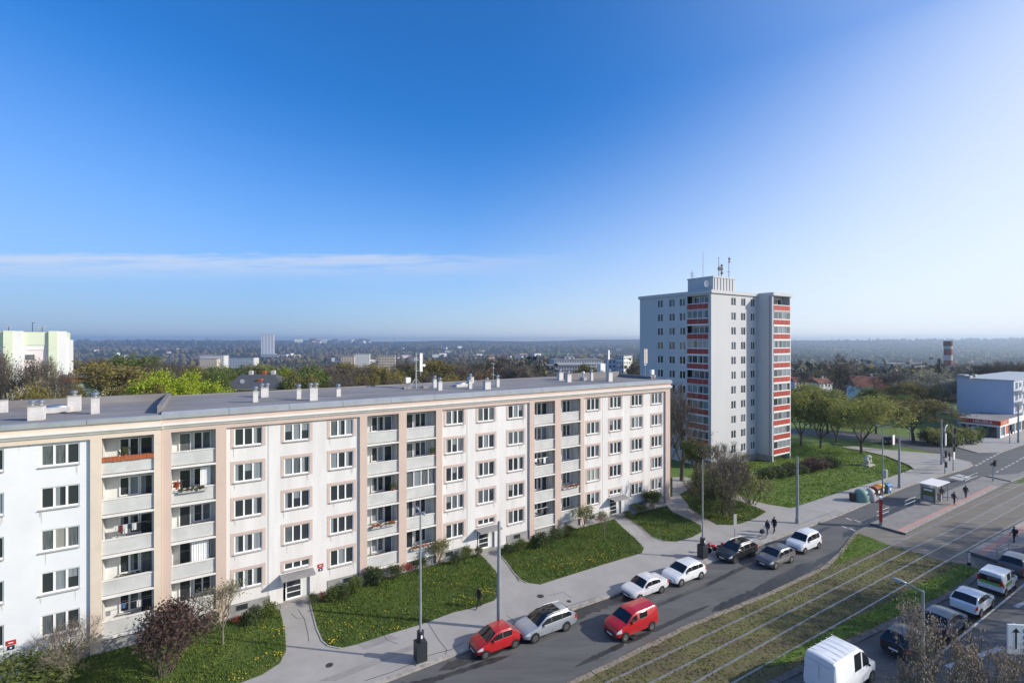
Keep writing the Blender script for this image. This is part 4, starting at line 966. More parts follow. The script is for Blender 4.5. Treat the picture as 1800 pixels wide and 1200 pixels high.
def car(name, label, cat, group, a, b, typ, paint, forward, trimcol=None, glasspaint=None, rim='alloy', z=.03):
    T = VT[typ]; Lc, W, top, belt = T['L'], T['W'], T['top'], T['belt']; hd = RD*forward
    pa, pb = P(*a), P(*b); mid = (pa+pb)/2 + RN*(W/2-.10)
    off = Lc/2-(T['wh'][0]+T['wh'][1])/2; mid = mid - hd*(-off)*1.0 if False else mid
    t = thing(name, label, cat, (mid.x, mid.y, z), math.atan2(hd.y, hd.x), group)
    zb0 = .20 if typ != 'bigvan' else .26
    xs = {p[0] for p in top}|{q for wv in T['win'] for q in wv}|{T['cowl'],T['rf'],T['rr'],T['tail'],.05,.15,.45,Lc-.28,Lc-.12}
    xs = sorted(x for x in xs if 0 <= x <= Lc); X = [xs[0]]
    for q in xs[1:]:
        if q-X[-1] < .015: continue
        n = max(1, int((q-X[-1])/.30)); s = X[-1]; X += [s+(q-s)*i/n for i in range(1, n+1)]
    tp = [(0,.70),(.05,.78),(.15,.87),(.45,.965),(.9,1.0),(Lc-.9,1.0),(Lc-.28,.965),(Lc-.12,.94),(Lc,.86)] if typ not in ('bigvan','smallvan','lowvan') else [(0,.76),(.05,.82),(.15,.89),(.45,.97),(.9,1.0),(Lc-.5,1.0),(Lc-.12,.985),(Lc,.95)]
    box = typ in ('bigvan','smallvan','lowvan')
    def row(x):
        w_ = W/2*interp(tp, x); zt = interp(top, x); e = min(x, Lc-x); zb = zb0+.10*max(0, 1-e/.45)
        be = min(belt+.06*x/Lc, zt-.05); g = max(0, min(1, (zt-be-.06)/.45)); wt = w_*(.955-(.09 if box else .15)*g)
        z5 = be+.02; z6 = max(z5+.005, zt-.03-.09*g); z7 = max(z6+.005, zt-.008)
        return [(0,zb),(w_*.8,zb),(w_*.965,zb+.12),(w_,(zb+be)/2+.08),(w_*.985,be-.03),(w_*.955,z5),(wt+.02,z6),(wt-.07,z7),(wt*.5,zt+.022*g+.01),(0,zt+.03*g+.014)]
    rows = [row(x) for x in X]; NR = 10
    V = []; 
    for x, r in zip(X, rows):
        V += [(Lc/2-x, y, zz) for y, zz in r] + [(Lc/2-x, -y, zz) for y, zz in r]
    groups = {}
    def add(k, f): groups.setdefault(k, []).append(f)
    nx = len(X)
    for i in range(nx-1):
        xm = (X[i]+X[i+1])/2
        for j in range(NR-1):
            for s in (0, 1):
                o0 = i*2*NR+s*NR; o1 = (i+1)*2*NR+s*NR
                f = (o0+j, o1+j, o1+j+1, o0+j+1) if s == 0 else (o0+j, o0+j+1, o1+j+1, o1+j)
                k = 'body'
                if j == 5 and any(p < xm < q for p, q in T['win']) and interp(top, xm) > belt+.2: k = ('side_window', s)
                elif j == 5 and T['win'][0][0]-.1 < xm < T['win'][-1][1] and not box: k = 'pillar'
                elif j in (7, 8) and T['cowl'] < xm < T['rf']: k = 'windscreen'
                elif j in (7, 8) and T['rr'] < xm < T['tail'] and not box: k = 'rear_window'
                elif j == 3 and .04 < xm < .46: k = ('headlight', s)
                elif j in (3, 4) and Lc-.29 < xm < Lc-.02: k = ('taillight', s)
                elif j in (7, 8) and T.get('pano') and T['rf']+.1 < xm < T['rr']-.5: k = 'sunroof'
                elif j in (0, 1): k = 'sill'
                add(k, f)
    for i, flip in ((0, False), (nx-1, True)):
        o = i*2*NR
        for j in range(NR-1):
            f = (o+j, o+j+1, o+NR+j+1, o+NR+j)
            add('body' if j > 1 else 'sill', f[::-1] if flip else f)
    def sub(k, nm, m, par=t, off=0.0):
        if k not in groups: return None
        use = sorted({q for f in groups[k] for q in f}); mp = {q: n for n, q in enumerate(use)}
        me = bpy.data.meshes.new(nm); me.from_pydata([V[q] for q in use], [], [tuple(mp[q] for q in f) for f in groups[k]])
        for q in (m if isinstance(m, list) else [m]): me.materials.append(q)
        me.polygons.foreach_set('use_smooth', [True]*len(me.polygons)); me.update(); me.set_sharp_from_angle(angle=R(38))
        return link(nm, me, par)
    # body keeps the sill and pillars as dark trim inside its own mesh
    fs = [(f, 0) for f in groups['body']]+[(f, 1) for f in groups.get('sill', [])]+[(f, 1) for f in groups.get('pillar', [])]
    me = bpy.data.meshes.new('body'); me.from_pydata(V, [], [f for f, _ in fs]); me.materials.append(M['car_'+paint]); me.materials.append(M['trim']); me.materials.append(M['black'])
    me.polygons.foreach_set('material_index', [q for _, q in fs]); me.polygons.foreach_set('use_smooth', [True]*len(fs)); me.update(); me.set_sharp_from_angle(angle=R(38))
    body = link('body', me, t)
    sub('windscreen', 'windscreen', M['car_glass']); sub('sunroof', 'sunroof', M['car_glass']); sub('rear_window', 'rear_window', M['car_glass'])
    for s in (0, 1): sub(('side_window', s), 'side_window', M['car_glass']); sub(('headlight', s), 'headlight', M['lamp_glass']); sub(('taillight', s), 'taillight', M['tail_red'])
    r = T['r']; key = ('wheel', r, rim)
    if key not in kids:
        mb = MB().lathe([(r*.62,-.09),(r*.93,-.10),(r,-.06),(r,.06),(r*.93,.10),(r*.62,.09)], n=20, axis='y'); wm = mb.mesh('wheel', M['tyre'], True, 50)
        mb = MB().lathe([(r*.66,-.03),(r*.66,.03)], n=20, axis='y')
        for q in range(5):
            an = 2*math.pi*q/5; mb.tube((r*.12*math.cos(an),.0,r*.12*math.sin(an)), (r*.6*math.cos(an),.0,r*.6*math.sin(an)), .045, .035, 4, 0)
        kids[key] = (wm, mb)
    wm = kids[key][0]
    if key+('rim',) not in kids:
        mb = MB()
        for sgn in (-1, 1):
            mb.lathe([(r*.67, sgn*.088-.004),(r*.67, sgn*.088+.004)], n=20, axis='y', m=1)
            for q in range(7):
                an = 2*math.pi*q/7; c, s2 = math.cos(an), math.sin(an); c2, s3 = math.cos(an+.2), math.sin(an+.2)
                y = sgn*.096; mb.quad((0,y,0), (r*.62*c,y,r*.62*s2), (r*.64*math.cos(an+.26),y,r*.64*math.sin(an+.26)), (r*.62*math.cos(an+.5),y,r*.62*math.sin(an+.5)))
        kids[key+('rim',)] = mb.mesh('rim', [M[rim], M['dark']])
    for wx in T['wh']:
        wloc = W/2*interp(tp, wx)
        for s in (1, -1):
            o = link('wheel', wm, t, (Lc/2-wx, s*(wloc-.085), r)); link('rim', kids[key+('rim',)], o)
            MB().lathe([(r*1.16, -.004),(r*1.16, .004)], n=24, axis='y').build('wheel_arch', M['black'], t, (Lc/2-wx, s*(wloc-.004), r+.02))
    MB().box(-.26,.26,-.012,.012,-.055,.055).build('number_plate', M['plate'], t, (Lc/2+.012, 0, .42), math.pi/2)
    MB().box(-.26,.26,-.012,.012,-.055,.055).build('number_plate', M['plate'], t, (-Lc/2-.012, 0, .62 if not box else .8), math.pi/2)
    MB().box(-.5,.5,-.02,.012,-.06,.05).build('grille', M['trim'], t, (Lc/2, 0, .545), math.pi/2)
    if typ != 'sedan': MB().box(-.55,.55,-.02,.016,-.05,.05).build('bumper_vent', M['trim'], t, (Lc/2, 0, .30), math.pi/2)
    for s in (1, -1):
        x = Lc/2-(T['cowl']+.45); y = s*(W/2+.06); m_ = MB().ball((0,0,0), .07, .10, .075, 8, 5); m_.build('wing_mirror', M['car_'+paint if typ not in ('bigvan',) else 'trim'], t, (x,y,belt+.06), smooth=True, angle=80)
        MB().box(-.09,.09,-.012,.012,-.012,.012).build('door_handle', M['car_'+paint], t, (Lc/2-T['win'][0][1]+.12, s*(W/2*.995), belt-.12))
        mb = MB()                                        # panel gaps of the doors
        for q in ([T['win'][0][0]-.02, T['win'][0][1]+.04]+([T['win'][1][1]+.02] if not box else [])):
            xx = Lc/2-q; mb.quad((xx-.008, s*(W/2+.001), .36), (xx+.008, s*(W/2+.001), .36), (xx+.008, s*(W/2*.986+.003), belt-.05), (xx-.008, s*(W/2*.986+.003), belt-.05))
        mb.build('door_gap', M['black'], body)
        if T.get('rails'): MB().tube((Lc/2-2.1, s*.60, 1.47), (Lc/2-2.6, s*.61, 1.53), .025, n=5).tube((Lc/2-2.6, s*.61, 1.53), (Lc/2-4.0, s*.6, 1.47), .025, n=5).build('roof_rail', M['alloy'], t)
    return t
PK = 'cars parked along the left kerb'; DV = 'vehicles driving on the left carriageway'; RQ = 'vehicles on the right carriageway'
car('parked_car', 'small bright red hatchback parked at the kerb, nearest the camera', 'car', PK, (853,1158), (901.5,1139), 'small', 'red', -1)
car('parked_car', 'silver estate car with roof rails and dark glass roof parked behind the red hatchback', 'car', PK, (943,1128), (996,1107.5), 'wagon', 'silver', -1)
car('parked_car', 'old pale silver saloon parked in front of a white estate', 'car', PK, (1125.5,1055), (1163,1042), 'sedan', 'oldwhite', -1)
car('parked_car', 'clean white hatchback with black windows parked behind the old silver saloon', 'car', PK, (1198.5,1029.5), (1230.5,1018), 'hatch', 'white', -1)
car('parked_car', 'black estate car with pale roof rails parked beside the red motorcycle', 'car', PK, (1291,992), (1324,975), 'wagon', 'blackcar', -1)
car('moving_car', 'white people carrier driving along the left carriageway toward the parked cars', 'car', DV, (1411,977), (1441,960), 'mpv', 'white', -1)
car('moving_car', 'dark grey hatchback driving just ahead of the white people carrier', 'car', DV, (1360,1003), (1393,986), 'hatch', 'greycar', -1)
car('moving_van', 'red small van driving past the silver saloon', 'van', DV, (1095,1126), (1146,1107.5), 'lowvan', 'red', -1)
v = car('delivery_van', 'large white panel van at the bottom of the picture beside the tram lawn', 'van', RQ, (1538,1196), (1472,1236), 'bigvan', 'van', 1)
for i in range(5): MB().box(-2.1+i*.62, -2.07+i*.62, -.8, .8, 2.515, 2.535).build('roof_rib', M['car_van'], v)
MB().box(-2.62,-2.605,-.85,-.03,1.2,2.1).build('rear_door', M['car_van'], v); MB().box(-2.62,-2.605,.03,.85,1.2,2.1).build('rear_door', M['car_van'], v)
car('queueing_car', 'black car half hidden by the bare tree top, in front of the white panel van', 'car', RQ, (1632,1141), (1606,1160), 'hatch', 'blackcar', 1)
car('queueing_car', 'dark blue car with shiny roof between the black car and a white hatchback', 'car', RQ, (1698,1104), (1668,1124), 'hatch', 'navy', 1)
car('queueing_car', 'white hatchback with black rear window beside the white lane line', 'car', RQ, (1743,1069), (1722,1083), 'hatch', 'white', 1)
v = car('delivery_van', 'small white van with green printed rear doors behind a dark off-road car', 'van', RQ, (1788,1032), (1763,1047), 'smallvan', 'white', 1)
MB().box(-2.075,-2.058,-.68,.68,1.05,1.55).build('rear_window', M['car_glass'], v); MB().box(-2.08,-2.056,-.7,.7,.82,1.04).build('green_print', M['green_print'], v)
for s in (-1,1): MB().box(-1.5,.1,s*.852-.003,s*.852+.003,.75,1.05).build('green_print', M['green_print'], v); MB().box(-2.085,-2.05,s*.72-.08,s*.72+.08,.95,1.4).build('taillight', M['tail_red'], v)
car('queueing_car', 'dark off-road car with silver roof at the right edge by the platform', 'car', RQ, (1826,1000), (1796,1019), 'suv', 'greycar', 1)
car('queueing_car', 'red car barely visible at the right edge behind the platform railing', 'car', RQ, (1868,978), (1836,993), 'hatch', 'red', 1)
car('parked_car', 'dark car parked under the trees by the side street', 'car', None, (1585,782), (1562,779.5), 'hatch', 'blackcar', 1, z=.03)

# red motorcycle behind the lamp
p = P(1257, 972, .14); t = thing('motorcycle', 'red motorcycle standing on the pavement beside the lamp base', 'motorcycle', (p.x,p.y,.14), RA+2.6)
for x in (-.65,.65):
    wv = MB().lathe([(.2,-.05),(.3,-.06),(.31,0),(.3,.06),(.2,.05)], x, 0, .31, 14, axis='y').build('wheel', M['tyre'], t, smooth=True, angle=60); MB().lathe([(.2,-.03),(.2,.03)], x, 0, .31, 14, axis='y').build('rim', M['alloy'], wv)
MB().ball((.15,0,.72),.34,.15,.16,10,6).build('fuel_tank', M['car_red'], t, smooth=True, angle=80); MB().ball((-.4,0,.74),.36,.14,.09,10,6).build('seat', M['black'], t, smooth=True, angle=80); MB().ball((.62,0,.85),.2,.2,.2,10,6).build('fairing', M['car_red'], t, smooth=True, angle=80)
MB().box(-.2,.25,-.14,.14,.3,.6).build('engine', M['dark'], t); MB().tube((.45,0,.95),(.68,0,.31),.04,n=6).build('fork', M['steel'], t); MB().tube((.42,-.35,1.02),(.42,.35,1.02),.02,n=5).build('handlebar', M['black'], t); MB().ball((-.75,0,.92),.2,.2,.18,8,6).build('top_box', M['car_red'], t, smooth=True, angle=80)

# ------------------------------------------------------------------ people
def person(label, px, py, ang, topm, botm, hgt=1.74, st=.28, z=.14, hairm='hair', arm=.12, grp=None, bag=None, skirt=False):
    p = P(px, py, z); t = thing('person', label, 'person', (p.x,p.y,z), ang, grp); s = hgt/1.74
    J = {}; E = []
    def v(n, x, y, zz, r): J[n] = (Vector((x*s,y*s,zz*s)), r*s)
    v('pelvis',0,0,.95,.135); v('waist',0,0,1.10,.125); v('chest',.0,0,1.32,.15); v('neckb',.0,0,1.47,.075); v('neck',.015,0,1.54,.055); v('head',.03,0,1.63,.088); v('crown',.02,0,1.70,.07)
    for q, sg in (('l',1),('r',-1)):
        k = st*sg; ka = -arm*sg
        v('sh'+q,0,.17*sg,1.43,.075); v('el'+q,ka*.6-.03,.235*sg,1.15,.05); v('wr'+q,ka*1.5+.05,.23*sg,.92,.036); v('pa'+q,ka*1.7+.06,.225*sg,.84,.038)
        v('hp'+q,.0,.09*sg,.86,.095); v('kn'+q,k*.55+.05,.10*sg,.50,.065); v('an'+q,k*1.0-.02,.10*sg,.10 if k > 0 else .14,.045); v('to'+q,k*1.0+.15,.115*sg,.045 if k > 0 else .05,.042)
        E += [('chest','sh'+q),('sh'+q,'el'+q),('el'+q,'wr'+q),('wr'+q,'pa'+q),('pelvis','hp'+q),('hp'+q,'kn'+q),('kn'+q,'an'+q),('an'+q,'to'+q)]
    E += [('pelvis','waist'),('waist','chest'),('chest','neckb'),('neckb','neck'),('neck','head'),('head','crown')]
    nm = list(J); me = bpy.data.meshes.new('body'); me.from_pydata([J[n][0] for n in nm], [(nm.index(a), nm.index(b)) for a, b in E], [])
    o = bpy.data.objects.new('tmp', me); COL.objects.link(o); md = o.modifiers.new('s', 'SKIN'); md.use_smooth_shade = True
    for i, n in enumerate(nm):
        sv = me.skin_vertices[0].data[i]; r = J[n][1]
        sv.radius = (r*(1.25 if n in ('pelvis','chest','waist') else 1), r*(.8 if n in ('pelvis','waist','chest') else 1)); sv.use_root = n == 'pelvis'
    sb = o.modifiers.new('ss', 'SUBSURF'); sb.levels = sb.render_levels = 1
    dg = bpy.context.evaluated_depsgraph_get(); dg.update()
    em = bpy.data.meshes.new_from_object(o.evaluated_get(dg)); bpy.data.objects.remove(o)
    mb = MB(); mb.v = [tuple(x.co) for x in em.vertices]
    pal = [J['pal'][0], J['par'][0]]
    for f in em.polygons:
        c = f.center; zz = c.z/s; k = 0
        if zz < .085: k = 3
        elif zz > 1.545 or min((c-q).length for q in pal) < .075*s: k = 2
        elif zz < .93 and abs(c.y) < .19*s: k = 1
        mb.f.append(tuple(f.vertices)); mb.m.append(k)
    for q, sg in (('l',1),('r',-1)):                     # five bent fingers
        c = J['pa'+q][0]
        for i, ln in enumerate((.07,.08,.075,.06)):
            b = c+Vector((.03-.02*i,0,-.03))*s; e = b+Vector((.012,-.012*sg,-ln*.55))*s; g = e+Vector((-.006,-.028*sg,-ln*.4))*s
            mb.tube(b, e, .010*s, .009*s, 5, 2); mb.tube(e, g, .009*s, .007*s, 5, 2)
        b = c+Vector((.035,0,.005))*s; e = b+Vector((.035,-.01*sg,-.03))*s; mb.tube(b, e, .011*s, .008*s, 5, 2)
    hc = J['head'][0]; mb.ball(hc+Vector((.088,0,-.01))*s, .018*s, .014*s, .022*s, 6, 4, 2)        # nose
    for sg in (-1,1): mb.ball(hc+Vector((.077,.032*sg,.02))*s, .012*s, .013*s, .009*s, 6, 4, 4); mb.ball(hc+Vector((.0,.09*sg,0))*s, .02*s, .012*s, .03*s, 6, 4, 2)
    mb.ball(hc+Vector((.077,0,-.045))*s, .01*s, .024*s, .007*s, 6, 4, 5)
    mb.build('body', [M[topm], M[botm], M['skin'], M['black'], M['black'], M['cloth_maroon']], t, smooth=True, angle=80)
    mb = MB(); mb.ball(hc+Vector((-.018,0,.035))*s, .098*s, .094*s, .085*s, 12, 7); mb.build('hair', M[hairm], t, smooth=True, angle=80)
    mb = MB()                                            # a jacket over the body
    pr = [(.165,.80),(.17,.95),(.155,1.1),(.175,1.3),(.15,1.42),(.08,1.49)]
    mb.lathe([(r*s, h*s) for r, h in pr], 0, 0, 0, 14)
    mb.v = [(x*.78, y*1.12, zz) for x, y, zz in mb.v]; mb.build('jacket', M[topm], t, smooth=True, angle=80)
    if bag:
        b = MB().ball((-.2*s,0,1.25*s), .11*s, .17*s, .22*s, 10, 6); tag(b.build('backpack', M[bag], loc=(p.x,p.y,z), rz=ang, smooth=True, angle=80), 'dark backpack worn by the '+label.split(' waiting')[0].split(' walking')[0].split(' standing')[0], 'backpack') if bag else None
    return t
LA = math.atan2(-RD.y, -RD.x)
person('person in black walking along the lawn edge left of the tall mast', 842, 1068, LA+.1, 'cloth_black', 'cloth_black', st=.30)
person('person in dark navy coat and pale trousers pushing a pram on the pavement', 1349, 941, LA, 'cloth_navy', 'cloth_grey', arm=.02)
person('person in a long black coat walking beside the pram', 1361, 936, LA, 'cloth_black', 'cloth_black', arm=.05, hgt=1.8)
p = P(1340, 945, .14); t = thing('pram', 'small pram with pale wheels pushed along the pavement', 'pram', (p.x,p.y,.14), LA)
MB().ball((0,0,.72),.38,.24,.25,10,6).build('carrycot', M['cloth_navy'], t, smooth=True, angle=80)
for x in (-.3,.3):
    for y in (-.24,.24): MB().lathe([(.13,-.02),(.13,.02)], x, y, .13, 12, axis='y').build('wheel', M['alloy'], t)
MB().tube((-.3,-.22,.15),(.3,-.22,.6),.015,n=5).tube((.3,-.22,.15),(-.62,-.22,1.02),.015,n=5).tube((-.3,.22,.15),(.3,.22,.6),.015,n=5).tube((.3,.22,.15),(-.62,.22,1.02),.015,n=5).tube((-.62,-.22,1.02),(-.62,.22,1.02),.018,n=5).build('frame', M['alloy'], t)
person('person in maroon top waiting on the tram platform right of the shelter', 1677, 887, LA+2.4, 'cloth_maroon', 'cloth_navy', st=.05, z=.3, bag='cloth_blue')
person('person in green jacket walking on the platform near its far railing', 1697.5, 875, RA, 'cloth_green', 'cloth_jeans', st=.22, z=.3, bag='cloth_black')
person('person with dark backpack standing at the edge of the right platform', 1783, 954, RA+2.2, 'cloth_black', 'cloth_navy', st=.06, z=.3, bag='cloth_black')
person('person in black by the tall mast at the crossing', 1657, 813, -.6, 'cloth_black', 'cloth_black', st=.1)
person('person in dark maroon waiting at the crossing', 1669, 810, -.6, 'cloth_maroon', 'cloth_black', st=.08)
person('person inside the shelter end of the platform, dark clothes', 1655.5, 878, LA, 'cloth_grey', 'cloth_black', st=.05, z=.3)

# ------------------------------------------------------------------ lamps, masts, signs
def pole(name, label, cat, px, base, top, r0, r1, z=.14, grp=None, m='galv'):
    p = P(px, base, z); h = (base-top)*p.y/F; t = thing(name, label, cat, (p.x,p.y,z), RA, grp)
    MB().tube((0,0,0), (0,0,h*.35), r0, r0, 12, cap=False).tube((0,0,h*.35), (0,0,h), r0*.98, r1, 12).build('pole', M[m], t, smooth=True, angle=40)
    MB().lathe([(r0*1.25,0),(r0*1.25,.5),(r0*1.05,.6)], n=12).build('pole_base', M['frame_grey'], t); return t, h
GL = 'street lamps'; GM = 'tram wire masts'
def lamp(px, base, top, label, box=False, heads=((.9,1),), z=.14):
    t, h = pole('street_lamp', label, 'street lamp', px, base, top, .085, .055, z, GL)
    for ln, d in heads:
        a = MB().tube((0,0,h-.05), (0,-ln*.5*d,h+.08), .04, n=6); a.build('arm', M['galv'], t)
        MB().ball((0,-(ln*.5+.32)*d,h+.09), .14, .36, .07, 10, 5).build('lamp_head', M['galv'], t, smooth=True, angle=80)
    if box:
        MB().box(-.42,.42,-.42,.42,.0,.06).build('plinth', M['kerb'], t); MB().box(-.36,.36,-.36,.36,.061,1.32).build('base_box', M['box_black'], t)
        MB().tube((0,0,1.33),(0,0,1.98),.24,.24,14).build('collar', M['box_black'], t, smooth=True)
        MB().box(-.06,.06,-.27,-.235,1.6,1.8).build('sticker', M['sign_white'], t)
    return t
lamp(739,1160,900,'tall slim street lamp with black advertising box at its foot, left of the red hatchback',True, ((.7,-1),(.5,1)))
lamp(1235,980,807,'tall slim street lamp with black box at its foot, left of the black estate car',True, ((.9,1),))
lamp(1551.5,870,749,'slim street lamp behind the yellow waste container with grey cabinet on its pole',False, ((.7,1),(.6,-1)))
p = P(1553.5, 868, .14); mb = MB().box(-.32,.32,-.2,.2,3.3-1.0,4.3-.9); t = thing('cable_cabinet','grey cabinet fixed to the lamp pole behind the recycling containers','cabinet',(p.x+.2,p.y,.14),RA); mb.build('case', M['fascia'], t); MB().box(-.3,.3,-.215,-.201,2.34,3.36).build('door', M['galv'], t)
lamp(1622.5,1384,1038,'tall street lamp in the foreground in front of the dark blue car',False, ((1.3,-1),))
for a in ((877,1104,916,'tall tapered tram wire mast rising behind the red hatchback',.17),(1401.5,919,802,'thick tram wire mast left of the recycling containers',.17),(1580.7,857,765,'thick tram wire mast right of the recycling containers',.16),(1655,816,737,'tram wire mast at the crossing, pedestrians at its foot',.15),(1790,778,712,'dark tram wire mast in front of the corner shop',.16)):
    t, h = pole('tram_mast', a[3], 'mast', a[0], a[1], a[2], a[4], a[4]*.62, .14, GM)
    MB().tube((0,0,h*.33), (0,0,h*.33+.06), a[4]*1.12, n=12).build('clamp', M['steel'], t)
    if a[0] == 877: MB().box(.1,.42,-.03,.03,3.1,3.75).build('sign_plate', M['frame_grey'], t)
def sign(px, base, top, label, w, h0, m, z=.14, rz=RA, cat='traffic sign', border=None):
    p = P(px, base, z); k = p.y/F; h = (base-top)*k; t = thing('traffic_sign', label, cat, (p.x,p.y,z), rz)
    MB().tube((0,0,0),(0,0,h),.035,n=8).build('pole', M['galv'], t); MB().box(-w/2,w/2,-.06,-.036,h-h0,h).build('sign_plate', M[m], t); return t, h
sign(1291.5,954,903,'narrow grey stop sign seen from behind on a thin pole beside the black estate',.5,1.5,'frame_grey')
sign(1570.5,792,764,'white rectangular sign on a pole at the grass strip by the side street',.85,1.9,'sign_white',.02)
sign(1598,776,756,'small pale sign under the brown tree by the side street',.4,1.1,'sign_white',.02)
sign(1693.5,793,769,'thin sign post in front of the round green bushes',.2,.5,'frame_grey')
def signal(px, base, top, label, heads, r=.07, curve=None, z=.14):
    t, h = pole('traffic_light', label, 'traffic light', px, base, top if not curve else top, r, r*.8, z, 'traffic lights at the junction')
    for dx, zz, sc in heads:
        q = MB().box(dx-.17*sc,dx+.17*sc,-.3,-.09,zz-.5*sc,zz+.5*sc).build('signal_head', M['black'], t)
        for i in range(3): MB().lathe([(.1*sc,-.02),(.1*sc,.02)], dx, -.32, zz+(i-1)*.3*sc, 10, axis='y').build('lens', M['dark'], q)
    return t, h
t, h = signal(1661,832,758,'traffic light mast with curved white arm and hanging signal at the crossing',((-.2,3.2,1.1),(-.15,1.5,.9)))
pr = Vector((0,0,h))
for i in range(1,9): a = i/8*math.pi/2*.9; q = Vector((1.1*(1-math.cos(a)),0,h+1.0*math.sin(a))); MB().tube(pr,q,.08,n=8).build('arm_tube', M['sign_white'], t); pr = q
MB().box(-.35,.0,-.2,-.1,h-2.2,h-.3).build('sign_plate', M['sign_white'], t)
t, h = signal(1675.5,827,746,'tall traffic light mast with pale signs right of the curved one',((-.1,5.0,1.2),(.25,6.6,.9),(-.15,3.6,.8)))
MB().box(-.28,.28,-.14,-.08,1.9,3.3).build('sign_plate', M['sign_white'], t); MB().tube((0,0,h-.4),(1.0,0,h-1.0),.04,n=6).build('arm', M['galv'], t)
t, h = signal(1745.5,847,818,'dark signal head on a thin post at the far platform end',((0,2.9,.9),))
MB().box(-.9,.9,-.06,.06,2.6,3.0).build('back_board', M['black'], t)
signal(1775,779,746,'dark traffic light in front of the corner shop windows',((0,3.3,1.3),(.3,2.6,1.2)))
p = P(1748, 834, .16); t = thing('traffic_light','short dark signal post behind the platform end','traffic light',(p.x,p.y,.16),RA); MB().tube((0,0,0),(0,0,2.2),.05,n=8).build('pole', M['galv'], t); MB().box(-.16,.16,-.25,-.06,1.5,2.4).build('signal_head', M['black'], t)

# tram stop furniture
p = P(1548, 922, .3); t = thing('stop_totem', 'tall red tram stop totem with white lettering at the near platform end', 'totem', (p.x,p.y,.3), RA+.55)
k = p.y/F; hh = 46*k; MB().box(-.30,.30,-.12,.12,.4,hh).build('panel', M['sign_red'], t); MB().box(-.28,.28,-.1,.1,0,.4).build('foot', M['frame_grey'], t); MB().box(-.30,.30,-.12,.12,hh+.001,hh+.22).build('cap', M['sign_white'], t)
for z0, z1, w in ((hh*.62,hh*.68,.2),(hh*.52,hh*.57,.16),(hh*.78,hh*.81,.18),(hh*.27,hh*.30,.14)): MB().box(-w,w,-.128,-.121,z0,z1).build('lettering', M['sign_white'], t)
A = P(1626, 884, .3); t = thing('tram_shelter', 'tram stop shelter with pale flat roof and yellow green poster', 'shelter', (A.x,A.y,.3), RA)
MB().box(-.1,4.0,-1.3,.65,2.45,2.55).build('roof', M['pale_panel'], t)
f = MB().box(-.09,-.01,-1.15,.45,.25,2.2).build('poster_case', M['frame_grey'], t); MB().box(-.1,-.091,-1.05,.35,.4,2.1).build('poster', M['leaf_lime'], f); MB().box(-.106,-.101,-.9,.2,.5,1.1).build('picture', M['frame_grey'], f); MB().box(-.106,-.101,-.8,.1,1.75,1.95).build('lettering', M['sign_white'], f)
for x in (0,1.95,3.9): MB().tube((x,.45,0),(x,.45,2.45),.05,n=8).build('post', M['frame_grey'], t)
MB().tube((3.9,-1.1,0),(3.9,-1.1,2.45),.05,n=8).build('post', M['frame_grey'], t); MB().box(.3,3.6,.0,.35,.43,.48).build('seat', M['rust'], t)
MB().box(.06,3.85,.44,.46,.3,2.3).build('glass_wall', M['tower_glazing'], t)
def railing(a, b, label, z=.3, hgt=1.05, n=None):
    a = P(*a, z); b = P(*b, z); d = b-a; L_ = d.length; t = thing('railing', label, 'railing', a, math.atan2(d.y, d.x)); n = n or max(2, int(L_/1.8)+1)
    for i in range(n): MB().tube((L_*i/(n-1),0,0),(L_*i/(n-1),0,hgt),.03,n=6).build('post', M['galv'], t)
    for zz in (hgt, hgt*.55): MB().tube((0,0,zz),(L_,0,zz),.028,n=6).build('rail', M['galv'], t)
railing((1541,915),(1562,906.5),'grey steel railing right behind the red totem')
railing((1591,894.5),(1622,881.5),'grey steel railing between totem and tram shelter')
railing((1696,851.5),(1718,842.3),'grey steel railing at the far end of the left platform')
railing((1752.5,983),(1772.5,973),'grey railing at the near corner of the right platform')
p = P(1704, 992, .09); t = thing('marker_post', 'red and white striped marker post at the tip of the tram lawn', 'bollard', (p.x,p.y,.09), RA)
MB().box(-.13,.13,-.04,.04,.25,1.15).build('board', M['sign_white'], t); MB().prism([(-.131,-.1),(.131,-.1),(.131,.1)],0,.001).build('tmpboard', M['sign_red'], t) if False else None
for i in range(2): mb = MB(); z = .4+.35*i; mb.quad((-.13,-.043,z),(.13,-.043,z+.18),(.13,-.043,z+.36),(-.13,-.043,z+.18)); mb.build('stripe', M['sign_red'], t)
MB().box(-.16,.16,-.12,.12,0,.24).build('foot', M['black'], t); MB().ball((0,0,1.2),.1,.08,.09,8,5).build('lamp', M['black'], t)
p = P(1652, 881, .3); t = thing('litter_bin', 'grey litter bin standing under the tram shelter end', 'bin', (p.x,p.y,.3), RA); MB().box(-.22,.22,-.2,.2,.15,.95).build('case', M['frame_grey'], t); MB().box(-.25,.25,-.23,.23,.951,1.02).build('lid', M['rust'], t); MB().tube((0,0,0),(0,0,.15),.06,n=6).build('foot', M['dark'], t)

